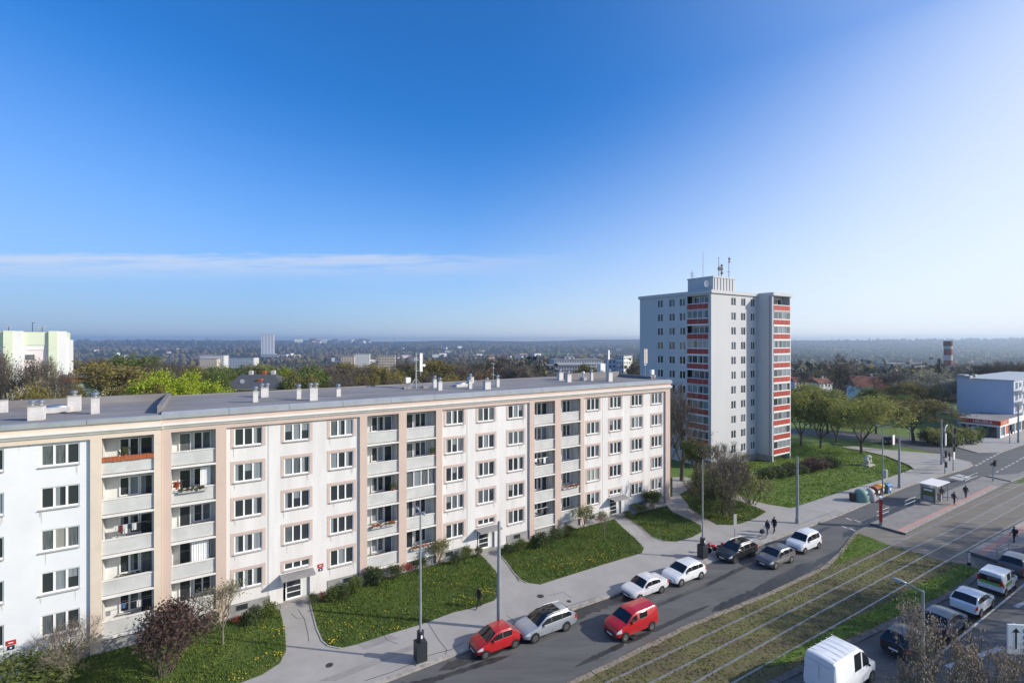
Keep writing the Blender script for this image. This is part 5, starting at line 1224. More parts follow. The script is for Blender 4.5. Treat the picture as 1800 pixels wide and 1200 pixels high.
# recycling containers
def bell(px, base, label, m, w):
    p = P(px, base, .14); t = thing('recycling_container', label, 'recycling container', (p.x,p.y,.14), RA, 'recycling containers at the kerb')
    MB().lathe([(w*.46,0),(w*.5,.12),(w*.5,.75),(w*.46,1.1),(w*.36,1.4),(w*.2,1.56),(.05,1.6)], n=20).build('shell', M[m], t, smooth=True, angle=60)
    MB().lathe([(.12,-.03),(.12,.03)], 0, -w*.47, 1.1, 12, axis='y').build('opening', M['black'], t); MB().tube((-.15,0,1.62),(.15,0,1.62),.025,n=6).build('lifting_ring', M['steel'], t)
def wheelie(px, base, label, m, lid):
    p = P(px, base, .14); t = thing('recycling_container', label, 'recycling container', (p.x,p.y,.14), RA, 'recycling containers at the kerb')
    mb = MB().box(-.6,.6,-.45,.45,.2,1.1); mb.v = [(x*(.86 if z < .5 else 1), y*(.8 if z < .5 else 1), z) for x, y, z in mb.v]; mb.build('body', M[m], t)
    pr = MB(); n = 8
    for i in range(n):
        a, b = math.pi*i/n, math.pi*(i+1)/n; pr.quad((-.62,-.48*math.cos(a),1.1+.3*math.sin(a)),(.62,-.48*math.cos(a),1.1+.3*math.sin(a)),(.62,-.48*math.cos(b),1.1+.3*math.sin(b)),(-.62,-.48*math.cos(b),1.1+.3*math.sin(b)))
    for x in (-.62,.62): k = len(pr.v); pr.v += [(x,-.48*math.cos(math.pi*i/n),1.1+.3*math.sin(math.pi*i/n)) for i in range(n+1)]; pr.f.append(tuple(range(k,k+n+1)) if x < 0 else tuple(range(k,k+n+1))[::-1]); pr.m.append(0)
    pr.build('lid', M[lid], t)
    for x in (-.45,.45):
        for y in (-.3,.3): MB().lathe([(.1,-.03),(.1,.03)], x, y, .1, 10, axis='y').build('castor', M['black'], t)
    MB().box(-.25,.25,-.47,-.455,.5,.85).build('sticker', M['sign_white'], t)
D('bell_green', (.20,.34,.29), .6, var=.15, scale=2); D('bell_white', (.50,.47,.46), .6, var=.15, scale=2); D('bin_yellow', (.62,.42,.015), .45, var=.1, scale=2); D('bin_blue', (.07,.20,.42), .45, var=.1, scale=2); D('bin_brown', (.07,.03,.03), .6, var=.2, scale=2)
bell(1514, 880, 'pale green bell shaped glass container', 'bell_green', 1.75); bell(1529.5, 879, 'off-white bell shaped container right of the green one', 'bell_white', 1.3)
wheelie(1538.5, 871, 'dark container with an orange lid', 'box_black', 'terracotta'); wheelie(1546, 867.5, 'bright yellow container beside the lamp pole', 'bin_yellow', 'bin_yellow'); wheelie(1558.5, 866, 'blue paper container at the right end of the row', 'bin_blue', 'bin_blue')
p = P(1498.5, 880, .14); t = thing('litter_bin', 'small brown bin at the left end of the recycling containers', 'bin', (p.x,p.y,.14), RA); mb = MB().box(-.3,.3,-.3,.3,0,1.0); mb.v = [(x*(.8 if z < .5 else 1), y*(.8 if z < .5 else 1), z) for x, y, z in mb.v]; mb.build('body', M['bin_brown'], t); MB().box(-.33,.33,-.34,.33,1.001,1.08).build('lid', M['bin_brown'], t)
# stone sculpture on the lawn
p = P(1526, 818, 0); t = thing('sculpture', 'pale stone sculpture of rounded curves on a low slab on the lawn', 'sculpture', (p.x,p.y,0), RA)
MB().box(-1.0,1.0,-.6,.6,0,.25).build('slab', M['stone'], t); mb = MB(); pr = None; rs = random.Random(4)
for i in range(11): a = -.5+i*.37; q = Vector((.55*math.cos(a)-.05, .1*math.sin(i), .95+.62*math.sin(a))); (mb.ball(q, .34, .36, .3, 10, 6, jit=.06, rg=rs))
mb.ball((-.35,0,.65),.42,.4,.5,10,6,jit=.05,rg=rs); mb.build('figure', M['stone'], t, smooth=True, angle=90)
# direction board at the right edge
B0 = PZ(1771, 1096, 19.0); t = thing('direction_sign', 'white lane direction board with black arrow and coloured figures at the right edge', 'traffic sign', (B0.x,B0.y,0), RA-1.95+math.pi/2-.25)
zb = B0.z; MB().box(0,2.0,-.03,.03,zb-1.15,zb).build('board', M['sign_white'], t)
for x in (.3,1.7): MB().tube((x,.08,0),(x,.08,zb),.05,n=8).build('post', M['galv'], t)
mb = MB().box(.25,.31,-.036,-.031,zb-.95,zb-.2); mb.tri((.14,-.036,zb-.3),(.42,-.036,zb-.3),(.28,-.036,zb-.12)); mb.build('arrow', M['black'], t)
for i in range(4): MB().box(.55,.59,-.036,-.031,zb-.3-.25*i,zb-.15-.25*i).build('lane_dash', M['black'], t)
mb = MB().box(.98,1.04,-.036,-.031,zb-.4,zb-.25); mb.tri((.86,-.036,zb-.3),(1.14,-.036,zb-.3),(1.0,-.036,zb-.14)); mb.build('arrow', M['black'], t)
MB().lathe([(.13,-.003),(.13,.003)],.95,-.034,zb-.5,12,axis='y').build('blue_disc', M['bin_blue'], t); MB().box(.82,.88,-.036,-.031,zb-1.0,zb-.55).build('red_bar', M['sign_red'], t); MB().box(1.05,1.6,-.036,-.031,zb-.95,zb-.6).build('blue_panel', M['bin_blue'], t)
# ------------------------------------------------------------------ trees and shrubs
def rdir(d, ang, rg):
    d = d.normalized(); u = d.orthogonal().normalized(); w = d.cross(u); a = rg.uniform(0, 6.283)
    return (d*math.cos(ang)+(u*math.cos(a)+w*math.sin(a))*math.sin(ang)).normalized()
def grow(mb, p, d, L, r, lev, rg, tips, spread, up, nch, sides=5, ratio=.76):
    n = 2 if lev > 1 else 1; q = p
    for i in range(n):
        dd = (d + Vector((rg.gauss(0,.13), rg.gauss(0,.13), rg.gauss(0,.08)+up*.12))).normalized(); q2 = q + dd*(L/n)
        r2 = r*(1-.22*(i+1)/n*1.3); mb.tube(q, q2, r*(1-.28*i/n), r2, max(3, sides), 0, cap=False); q = q2; d = dd
    if lev == 0: tips.append((q, d)); return
    for k in range(rg.choice(nch)):
        nd_ = rdir(d, rg.uniform(.55, 1.15)*spread, rg); nd_.z += up*.28; nd_.normalize()
        grow(mb, q, nd_, L*ratio*rg.uniform(.8, 1.15), r*rg.uniform(.55, .68), lev-1, rg, tips, spread, up, nch, sides-1, ratio)
    if lev >= 2 and rg.random() < .7:                     # a side shoot lower down
        nd_ = rdir(d, spread*1.2, rg); grow(mb, p+(q-p)*rg.uniform(.4,.8), nd_, L*.6, r*.4, max(0, lev-2), rg, tips, spread, up, nch, 3, ratio)
def ribbon3(mb, p, q, w, m, rg):
    a = Vector((rg.uniform(-1,1), rg.uniform(-1,1), rg.uniform(-.4,.4))).normalized()*w; mb.quad(p-a, p+a, q+a*.3, q-a*.3, m)
protos = {}
def proto(key, leaf, h=12.0, lev=4, nch=(2,3,3), spread=.55, up=.5, trunk=.22, r0=.2, L=2.6, nleaf=14, sl=.17, rad=.7, twigs=3, tw=.02, bark='bark', seed=1, leafm2=None, ntl=.9, stems=1, droop=0, ratio=.76):
    rg = random.Random(seed); mt, mc = MB(), MB(); tips = []
    for s in range(stems):
        if stems == 1: p0 = Vector((0,0,-.3)); d0 = Vector((rg.gauss(0,.04), rg.gauss(0,.04), 1)); 
        else: p0 = Vector((rg.gauss(0,.12)*h*.2, rg.gauss(0,.12)*h*.2, -.1)); d0 = rdir(Vector((0,0,1)), rg.uniform(.1,.75), rg)
        th = h*trunk
        if th > .3: mt.tube(p0, p0+d0*(th*.15+.3), r0*1.45, r0*1.08, 9, 0, cap=False); mt.tube(p0+d0*(th*.15+.3), p0+d0*(th+.3), r0*1.08, r0*.92, 9, 0, cap=False)
        q = p0+d0*(th+.3)
        k = rg.choice((3,4)) if stems == 1 else 1
        for i in range(k):
            a = 6.283*(i+rg.uniform(-.2,.2))/k; e = spread*rg.uniform(.7,1.1)
            nd_ = Vector((math.cos(a)*math.sin(e), math.sin(a)*math.sin(e), math.cos(e))) if stems == 1 else d0
            grow(mt, q, nd_, L*rg.uniform(.85,1.1), r0*.62 if stems == 1 else r0*.8, lev, rg, tips, spread, up, nch, 6, ratio)
        if stems == 1: grow(mt, q, Vector((rg.gauss(0,.1),rg.gauss(0,.1),1)), L*1.1, r0*.7, lev, rg, tips, spread, up, nch, 6, ratio)
    for q, d in tips:
        ends = [q]
        for i in range(twigs):
            e = rdir(d, rg.uniform(.1,.9), rg); e.z += .15-droop; q2 = q+e*rg.uniform(.4,1.0)*ntl; ribbon3(mc, q, q2, tw, 1, rg); ends += [q2, (q+q2)/2]
            if twigs > 3:
                for j in range(2): e2 = rdir(e, .7, rg); m_ = q.lerp(q2, rg.uniform(.3,.8)); q3 = m_+e2*rg.uniform(.25,.55)*ntl; ribbon3(mc, m_, q3, tw*.7, 1, rg); ends.append(q3)
        for i in range(nleaf):
            c = rg.choice(ends)+Vector((rg.gauss(0,rad*.4), rg.gauss(0,rad*.4), rg.gauss(0,rad*.32)-droop*rg.uniform(0,1.2))); s = sl*rg.uniform(.5,1.3)
            a = Vector((rg.gauss(0,1), rg.gauss(0,1), rg.gauss(0,.7))).normalized(); b = a.cross(Vector((rg.gauss(0,1), rg.gauss(0,1), rg.gauss(0,1)))).normalized()
            mc.quad(c-a*s, c+b*s*.55, c+a*s, c-b*s*.55, 0)
    allv = mt.v+mc.v; hh = max(v[2] for v in allv); xs = sorted(math.hypot(v[0], v[1]) for v in (mc.v or mt.v)); rr = xs[int(len(xs)*.96)]
    lm = M[leaf]; bm = M['bark' if bark == 'bark' else bark]
    protos[key] = (mt.mesh('trunk', bm, True, 60), mc.mesh('crown', [lm, M['leaf_bare'] if bark == 'bark' else bm]), hh, rr)
for s in (1,2): proto('olive%d'%s, 'leaf_olive', seed=s+10, nleaf=28, rad=1.0)
for s in (1,2): proto('green%d'%s, 'leaf_green', seed=s+20, nleaf=32, sl=.18, rad=1.0)
proto('yellow1', 'leaf_yellow', seed=31, nleaf=60, sl=.2, rad=1.25); proto('lime1', 'leaf_lime', seed=33, nleaf=28, rad=1.0)
for s in (1,2,3): proto('bare%d'%s, 'leaf_bare', seed=s+40, nleaf=7, sl=.11, twigs=7, tw=.022, lev=4, ntl=1.2)
proto('orange1', 'leaf_orange', seed=51, nleaf=14, h=9); proto('white1', 'leaf_white', seed=61, nleaf=20); proto('bud1', 'leaf_bud', seed=71, nleaf=7, sl=.12, twigs=5)
proto('willow1', 'leaf_olive', seed=81, nleaf=22, droop=.55, sl=.16)
proto('park1', 'leaf_park', seed=91, nleaf=40, sl=.17, rad=1.3, lev=4, nch=(2,3,3), h=9, L=2.3, spread=.68, up=.25, r0=.22, trunk=.18, ratio=.8)
proto('park2', 'leaf_green', seed=92, nleaf=30, sl=.17, rad=1.2, lev=4, nch=(2,3,3), h=9, L=2.2, spread=.65, up=.3, r0=.18, trunk=.18)
proto('bigbare', 'leaf_bare', seed=95, nleaf=1, sl=.07, twigs=7, tw=.018, lev=5, L=3.0, spread=.6, up=.35, r0=.3, ntl=1.1, nch=(2,2,3))
proto('thinbare', 'leaf_bud', seed=96, nleaf=3, sl=.05, twigs=6, tw=.011, lev=4, L=1.6, h=6, r0=.1, ntl=.8, nch=(2,3))
proto('sapling', 'leaf_lime', seed=97, nleaf=7, sl=.06, twigs=5, tw=.009, lev=3, L=.9, h=3.2, r0=.06, ntl=.6, bark='bark_pale', trunk=.36, up=.8)
proto('front', 'leaf_front', bark='bark_pale', seed=98, nleaf=15, sl=.048, rad=.22, twigs=6, tw=.008, lev=5, L=1.9, h=9, r0=.15, ntl=.55, nch=(2,3), spread=.5, up=.6)
proto('bush', 'leaf_shrub', seed=101, h=1.4, trunk=0, L=.42, lev=2, nch=(2,3), nleaf=30, sl=.06, rad=.3, stems=9, r0=.02, twigs=2, tw=.008, ntl=.3, spread=.6)
proto('bushlight', 'leaf_lime', seed=102, h=1.4, trunk=0, L=.5, lev=2, nch=(2,3), nleaf=16, sl=.055, rad=.25, stems=10, r0=.02, twigs=4, tw=.009, ntl=.4, spread=.5)
proto('bushfull', 'leaf_lime', seed=110, h=1.6, trunk=0, L=.55, lev=3, nch=(2,3), nleaf=11, sl=.05, rad=.3, stems=11, r0=.025, twigs=4, tw=.008, ntl=.35, spread=.5)
proto('twiggy', 'leaf_bud', seed=111, h=2.2, trunk=0, L=.8, lev=3, nch=(2,3), nleaf=5, sl=.04, rad=.3, stems=9, r0=.035, twigs=6, tw=.009, ntl=.5, spread=.45)
proto('bushpurple', 'leaf_purple', seed=103, h=1.4, trunk=0, L=.55, lev=2, nch=(3,3), nleaf=34, sl=.05, rad=.3, stems=14, r0=.022, twigs=4, tw=.008, ntl=.35, spread=.55)
proto('bushgreen', 'leaf_green', seed=104, h=1.4, trunk=0, L=.5, lev=2, nch=(3,3), nleaf=30, sl=.055, rad=.3, stems=12, r0=.02, twigs=3, tw=.008, ntl=.35, spread=.6)
proto('bushbare', 'leaf_bud', seed=105, h=1.4, trunk=0, L=.6, lev=3, nch=(2,3), nleaf=3, sl=.03, rad=.2, stems=7, r0=.03, twigs=5, tw=.006, ntl=.45, spread=.6, bark='bark_pale')
proto('flowerbush', 'leaf_flower', seed=106, h=1, trunk=0, L=.3, lev=1, nch=(3,3), nleaf=20, sl=.05, rad=.22, stems=7, r0=.012, twigs=2, tw=.006, ntl=.25, spread=.6)
def roundbush(key, leaf, seed, n=2600):
    rg = random.Random(seed); mt, mc = MB(), MB(); lobes = [(Vector((rg.uniform(-.55,.55), rg.uniform(-.55,.55), rg.uniform(.45,.8))), rg.uniform(.35,.55)) for i in range(9)]
    for c, r in lobes: mt.tube((c.x*.3,c.y*.3,-.1), c, .03, .012, 5, 0, cap=False)
    for i in range(n):
        c, r = rg.choice(lobes); d = Vector((rg.gauss(0,1), rg.gauss(0,1), rg.gauss(0,1))).normalized(); q = c+d*r*(rg.random()**.3); q.z = max(.02, q.z)
        e = rg.uniform(.03,.07); a = Vector((rg.gauss(0,1), rg.gauss(0,1), rg.gauss(0,.7))).normalized()*e; b = a.cross(Vector((rg.gauss(0,1), rg.gauss(0,1), rg.gauss(0,1)))).normalized()*e*.7
        mc.quad(q-a, q+b, q+a, q-b)
    xs = sorted(math.hypot(v[0], v[1]) for v in mc.v)
    protos[key] = (mt.mesh('trunk', M['bark'], True, 60), mc.mesh('crown', [M[leaf], M['leaf_bare']]), max(v[2] for v in mc.v), xs[int(len(xs)*.97)])
roundbush('roundgreen', 'leaf_green', 7); roundbush('rounddark', 'leaf_shrub', 8); roundbush('roundpurple', 'leaf_purple', 9); roundbush('roundbright', 'leaf_lime', 10)
def conifer(key, seed):
    rg = random.Random(seed); mt = MB().tube((0,0,-.3),(0,0,12),.2,.03,8); mc = MB()
    for i in range(46):
        z = 1.2+10.6*i/46; R_ = 2.6*(1-z/12.4)+.15
        for k in range(9):
            a = rg.uniform(0,6.283); ln = R_*rg.uniform(.7,1.15); d = Vector((math.cos(a), math.sin(a), -.12))
            for j in range(7):
                c = Vector((0,0,z))+d*ln*(j+1)/7; s = .26*(1.1-j/9)*rg.uniform(.7,1.2); u = Vector((-d.y,d.x,0))*s
                mc.quad(c-u, c+d*s*.9-Vector((0,0,.1)), c+u, c-d*s*.6+Vector((0,0,.06)))
    protos[key] = (mt.mesh('trunk', M['bark']), mc.mesh('crown', [M['leaf_dark'], M['leaf_bare']]), 12.0, 2.6)
conifer('conifer', 5)
trng = random.Random(77)
def plant(key, x, y, z, hh, ww, name, label, cat, group=None, rz=None):
    mt, mc, h0, w0 = protos[key]; t = thing(name, label, cat, (x,y,z), trng.uniform(0,6.28) if rz is None else rz, group)
    s = (ww/2/w0, ww/2/w0, hh/h0)
    a = link('trunk', mt, t); b = link('crown', mc, t); a.scale = b.scale = s; return t
def tree(key, px, top, Y, wpx, label, group=None, name='tree', cat='tree'):
    x = (px-CX)/F*Y; z = terr(x, Y) if Y > 240 else 0.0; zt = H-(top-CY)/F*Y
    return plant(key, x, Y, z, zt-z, wpx*Y/F, name, label, cat, group)
def shrub(key, px, base, top, wpx, label, group=None, z=.15, name='shrub', cat='shrub'):
    p = P(px, base, z); k = p.y/F; return plant(key, p.x, p.y, z-.03, (base-top)*k*1.05, wpx*k, name, label, cat, group)
# the belt of trees behind the blocks: every kind is told apart by its colour, then by what it stands beside
KINDS = dict(bare='bare brown tree', olive='olive budding tree', green='fresh green tree', yellow='bright yellow green tree', orange='rusty orange tree', white='white blossoming tree', bud='pale budding tree', lime='light lime tree', willow='drooping olive tree', conifer='dark conifer')
BELT = [('bare1',28,608,74,120,'tall in front of the pale green building, leftmost'),('bud1',68,618,70,75,'in front of the pale green building, beside its first pier'),('bare2',108,638,72,80,'at the right corner of the pale green building'),('bare3',-20,630,78,90,'cut by the left picture edge'),('olive1',75,664,62,90,'low, just behind the leftmost roof chimneys'),
 ('bare1',150,634,150,80,'far back right of the pale green building'),('bare2',178,622,165,70,'highest brown crown right of the pale green building'),('olive2',208,630,92,150,'broad, left of the bright yellow green trees'),('green1',235,616,140,110,'tallest green crown left of the yellow green trees'),('olive1',188,630,140,70,'between the brown crown and the tallest green crown'),
 ('bare3',282,632,130,100,'brown wide crown directly above the yellow green trees'),('bare1',335,634,140,95,'brown crown behind the right yellow green tree'),('yellow1',298,645,78,140,'left one of two behind the roof'),('yellow1',350,647,80,118,'right one of two behind the roof'),('olive2',262,668,74,70,'low in front of the left yellow green tree'),
 ('green2',388,634,125,75,'dark and rounded, left of the slate roofed house'),('green1',420,638,140,70,'behind the slate roofed house ridge'),('lime1',462,632,135,70,'behind the right end of the slate roof'),('yellow1',503,640,115,60,'small, right of the slate roofed house'),('bare2',478,652,118,50,'thin between lime and yellow trees'),
 ('olive1',522,648,100,60,'greyish left of the round olive crown'),('green2',552,631,98,88,'round crown above the big chimney with a dish'),('bare1',605,642,110,85,'dense purplish crown right of the round green one'),('bare2',640,640,125,80,'brown crown below the beige tower blocks'),('orange1',641,660,88,50,'left one below the beige tower blocks'),('orange1',675,656,90,55,'right one below the beige tower blocks'),
 ('willow1',700,645,92,60,'hanging crown left of the aerial mast'),('olive2',668,636,130,70,'behind the two rusty orange trees'),('olive1',735,640,120,80,'behind the aerial mast'),('olive2',780,631,125,90,'wide crown right of the panel antenna'),('bare3',815,636,120,80,'brown crown above the domed skylight'),('orange1',845,642,110,70,'rusty olive crown left of the thin aerial pole'),
 ('bare1',868,620,135,60,'tallest spiky crown behind the thin aerial pole'),('bare2',905,634,130,85,'dark crown right of the thin aerial pole'),('conifer',945,640,150,45,'dark pointed crown left of the long white complex'),('bare3',965,648,120,80,'low dark crown left of the long white complex'),('white1',930,642,140,70,'greyish blossom behind dark crowns'),('bare1',1000,654,110,90,'low crown in front of the long white complex'),
 ('olive1',1037,636,150,55,'single crown in front of the long white complex'),('bare2',1112,632,150,55,'left of the tower block by the white tower'),('olive2',1085,655,120,60,'low crown below the white tower'),
 ('bare3',60,640,190,90,'hidden far behind the pale green building'),('bare2',130,628,200,70,'far brown crown at the green building corner'),('green2',255,634,190,70,'far green crown between brown ones'),('bare1',575,638,170,80,'far brown crown behind the round green one'),('olive1',615,634,190,70,'far olive crown left of the beige towers'),('bare2',700,634,190,80,'far brown crown behind the drooping one'),('olive2',750,630,190,80,'far olive crown behind the aerial mast'),('bare1',835,632,180,80,'far brown crown left of the spiky one'),
 ('olive1',410,690,66,60,'low feathery crown at the slate house eaves')]
for i_, (k, px, top, Y, wp) in enumerate([('bare2',165,646,110,80),('olive1',225,664,80,70),('bare1',300,640,105,70),('olive2',330,640,120,70),('green1',375,650,100,55),('olive1',535,655,84,60),('bare2',590,655,95,70),('bare1',625,662,84,60),('olive1',655,650,105,60),('bare3',690,660,84,60),('olive2',712,655,95,60),('bare2',745,652,100,70),('bare1',770,648,110,70),('olive1',800,650,95,60),('bare3',830,655,90,60),('bare2',858,645,110,60),('bare1',885,650,100,60),('bare3',920,648,105,60),('bare2',945,655,100,60),('bare1',975,658,100,60),('bare2',1120,645,120,50),('olive1',140,668,84,60),('bare1',200,640,125,80)]): BELT.append((k, px, top, Y, wp, ['just above the roof line','filling a gap between taller crowns'][i_ % 2]+', '+['far left','left of the yellow green pair','right of the yellow green pair','near the slate roofed house','below the beige towers','left of the aerial mast','right of the aerial mast','by the thin aerial pole','near the long white complex'][min(8, int((px-120)/112))]))
for k, px, top, Y, wp, w in BELT: tree(k, px, top, Y, wp, KINDS[k.rstrip('123')]+' '+w, 'trees behind the apartment blocks')
# beside and beyond the tower block
G2 = 'trees beyond the lawn on the right'
tree('bigbare',1198,668,74,150,'large bare tree with forked limbs between the apartment block end and the tower'); tree('green2',1222,764,70,62,'dense green tree in front of the tower block, under the large bare tree'); 
tree('thinbare',1268,768,66,125,'bare thin branched tree in front of the sunny tower wall')
for a in (('bigbare',1478,618,128,120,'large dark bare tree with spreading limbs behind the park trees'),('park1',1408,676,99,95,'olive park tree nearest the tower block'),('park2',1442,684,97,95,'greenish park tree second from the tower'),('lime1',1455,678,112,75,'pale lime crown rising behind the park trees'),('park1',1514,688,92.5,128,'big round olive green tree behind the stone sculpture'),('park2',1540,676,112,85,'fresh green tree in front of the red roofed house'),('lime1',1425,668,120,60,'yellowish crown right of the tower at half height'),
 ('park1',1470,705,102,85,'small olive tree between two trunks in the park'),('olive2',1606,698,103,125,'brownish spreading tree by the side street'),('white1',1642,646,132,105,'white blossoming tree left of the corner building'),('olive1',1610,668,128,80,'olive tree left of the blossoming one'),('bare2',1600,652,150,80,'brown bare crown behind the blossoming tree'),('conifer',1651,628,185,38,'dark conifer beside the striped chimney'),('olive2',1668,668,175,55,'olive tree at the left edge of the blue gable'),
 ('bare1',1700,646,170,70,'bare crown right of the striped chimney'),('bare2',1735,634,165,80,'bare crown above the middle of the blue gable'),('bare3',1770,630,160,75,'bare dark crown above the corner building roof'),('olive1',1795,638,170,60,'olive crown at the right edge above the corner building'),('bare1',1560,650,160,70,'bare crown behind the red roofed house'),('bare3',1530,655,175,70,'far bare crown right of the large dark tree'),('green1',1586,690,120,45,'narrow pale green tree beside the white house wall'),('bare2',1410,650,190,60,'far bare crown right of the tower balconies')): tree(*a, G2)
for i, (x, y, hgt) in enumerate(((49,29,13),(54,33,13),(59.5,36.5,14),(65,40,12),(71,43.5,13),(53,26,14),(78,47,12))): plant(('bare1','bare3','bigbare')[i % 3], x, y, .1, hgt+3.8, 12.0, 'tree', 'bare street tree beyond the right road, its shadow falls across the lanes', 'tree', 'bare street trees beyond the right road')
plant('front', 16.3, 17.0, .1, 12.0, 4.4, 'tree', 'budding bare tree top in the foreground in front of the black car', 'tree', rz=.6); plant('front', 19.0, 16.6, .1, 11.4, 5.0, 'tree', 'budding bare tree top in the foreground by the direction board', 'tree', rz=2.1)
# by the facade and on the lawns
shrub('bushpurple',287,1196,1062,140,'large dark purple bush on the lawn in front of the left loggias'); shrub('bushbare',112,1205,1092,140,'leafless pale shrub in front of the bluish white wall'); shrub('bushgreen',45,1222,1150,150,'fresh green bush in the bottom left corner'); shrub('sapling',392,1132,1012,95,'small tree with pale trunk and budding crown on the lawn right of the purple bush', name='tree', cat='tree')
shrub('bushlight',772,992,945,46,'pale budding bush at the wall behind the first tall lamp'); shrub('bushlight',1026,930,886,44,'yellowish budding bush at the foot of the right pilaster pair'); shrub('bushgreen',1147,896,858,40,'round green bush under the ground floor window at the block end'); shrub('sapling',1063,946,893,36,'thin leafless sapling on the lawn before the third doorway', name='tree', cat='tree')
SB = 'shrubs in the beds along the facade'
for i, (k, px, b, h, w, lab) in enumerate((('bush',549,1062,22,22,'first green shrub right of the first doorway'),('flowerbush',566,1056,18,20,'reddish shrub right of the first doorway'),('roundgreen',586,1054,26,26,'green shrub under the first basement window'),('rounddark',607,1050,30,28,'tall dark shrub before the grey plinth'),('roundgreen',624,1040,30,26,'light green shrub beside the pilaster foot'),('rounddark',660,1026,30,40,'dark shrub below the lowest loggia'),('bush',690,1018,26,34,'dark shrub between two pilaster feet'),('flowerbush',716,1008,20,26,'rusty shrub at the pilaster foot behind the lamp'),('bush',742,1002,24,32,'green shrub left of the pale budding bush'),('bush',800,990,20,26,'green shrub right of the pale budding bush'),('bushgreen',820,982,22,26,'light green shrub left of the second doorway'),('bush',838,978,20,22,'small shrub next to the second doorway'),
 ('roundgreen',470,1082,24,34,'green shrub left of the first doorway'),('rounddark',440,1094,28,38,'dark shrub left of the first doorway bed'),('flowerbush',418,1096,16,22,'orange flowering shrub right of the small pale tree'),('bush',372,1106,26,40,'dark shrub at the pilaster beside the purple bush'),('bush',892,972,20,24,'green shrub right of the second doorway'),('bushgreen',915,968,22,28,'leafy shrub before the second plinth'),('rounddark',945,960,26,34,'dark shrub at the foot of the right loggias'),('bush',975,950,26,34,'dark shrub between the right pilasters'),('bushgreen',1000,942,20,28,'light shrub left of the yellowish budding bush'),('flowerbush',1052,920,14,20,'reddish shrub left of the third doorway'),('bush',1106,910,14,22,'low shrub right of the third doorway'),('bushgreen',1125,902,18,26,'green shrub beside the round green bush'))):
    shrub(k, px, b, b-h, w, lab, SB)
G3 = 'bushes beside the path at the block end'
for a in (('bushfull',1248,905,812,70,'green budding bush left behind the twiggy one'),('twiggy',1266,908,784,112,'tall twiggy bush behind the second tall lamp'),('bushfull',1320,890,822,92,'broad pale green bush on the lawn edge'),('bushfull',1285,912,842,70,'dense green bush right of the second tall lamp'),('twiggy',1222,892,838,66,'dark low bush beside the shaded path'),('bushgreen',1296,866,806,74,'dark bush behind the pale green bush'),('bushgreen',1240,914,868,50,'low green bush at the lamp foot')): shrub(*a, G3)
tree('thinbare',1178,704,76,70,'thin bare tree just right of the apartment block end')
for i, px in enumerate((1342,1360,1380,1402,1422,1440,1456)): shrub('roundpurple' if i in (4, 5) else 'rounddark', px, 840-i*3.4, 823-i*3.4, 44, ('purple' if i in (4, 5) else 'dark green')+' low hedge bush, '+['first','second','third','fourth','fifth','sixth','seventh'][i]+' to the right from the tower corner', 'hedge bushes below the tower', 0)
for i, (px, b, h, w) in enumerate(((1652,782,30,40),(1680,783,34,44),(1702,779,30,34),(1636,778,24,30))): shrub('roundbright' if w > 35 else 'roundgreen', px, b, b-h, w*1.25, 'round bright green bush before the corner shop, '+['second from the left','third from the left','rightmost','leftmost'][i], 'round bushes before the shop', 0)
# ------------------------------------------------------------------ buildings farther off
def fbox(name, label, cat, px0, px1, top, Y, m, depth=12, rz=0.0, wins=True, group=None, base=None, roofm='roof_felt', rows=None, nx=None):
    x0, x1 = (px0-CX)/F*Y, (px1-CX)/F*Y; cx = (x0+x1)/2; w = x1-x0; zg = terr(cx, Y+depth/2) if Y > 240 else 0
    if base is not None: zg = min(zg, H-(base-CY)/F*Y)
    zt = H-(top-CY)/F*Y; hgt = zt-zg; t = thing(name, label, cat, (cx, Y, zg), rz, group)
    MB().box(-w/2,w/2,0,depth,-3,hgt).build('wall', M[m], t); MB().box(-w/2-.2,w/2+.2,-.2,depth+.2,hgt+.002,hgt+.5).build('roof', M[roofm], t)
    if wins:
        n = rows or max(1, int(hgt/2.9)); k = nx or max(2, int(w/3.2)); fh = hgt/n; mb = MB()
        for i in range(n):
            for j in range(k): a = -w/2+w*(j+.22)/k; b = -w/2+w*(j+.78)/k; z = fh*i+fh*.35; mb.quad((a,-.04,z),(b,-.04,z),(b,-.04,z+fh*.42),(a,-.04,z+fh*.42))
            for j in range(max(2, int(depth/3.5))): q = max(2, int(depth/3.5)); a = depth*(j+.25)/q; b = depth*(j+.75)/q; mb.quad((w/2+.04,a,z),(w/2+.04,b,z),(w/2+.04,b,z+fh*.42),(w/2+.04,a,z+fh*.42)); mb.quad((-w/2-.04,b,z),(-w/2-.04,a,z),(-w/2-.04,a,z+fh*.42),(-w/2-.04,b,z+fh*.42))
        mb.build('glazing', M['glass_curtain'], t)
    return t, w, hgt
# pale green and pink block on the left
Y = 112; gx = (119-CX)/F*Y; t = thing('panel_building', 'tall pale green and pinkish panel building at the left edge behind bare trees', 'apartment building', (gx, Y, 0), R(36))
gh = H+(598-582)/F*Y
MB().box(-60,-.8,.0,9,0,gh-.6).build('wall', M['pink_panel'], t); MB().box(-60.2,-.6,-.25,9.2,gh-3.2,gh-.25).build('attic_band', M['green_panel'], t)
MB().box(-60.1,-.7,-.12,.0,gh-4.3,gh-3.21).build('cornice', M['pale_panel'], t)
for x in (-3.1,-10.3,-17.5,-24.7): MB().box(x,x+1.5,-1.0,1,0,gh).build('pier', M['green_panel'], t); MB().box(x+1.5,x+2.9,-.9,1,0,gh-.05).build('sunlit_pier_side', M['pale_panel'], t)  # pale colour beside each green pier paints in its sunlit right face
MB().box(-.79,.1,.5,8,0,gh-2.0).build('corner_strip', M['pale_panel'], t); MB().box(-60,-1,.3,8.8,gh-.249,gh-.1).build('roof', M['roof_felt'], t)
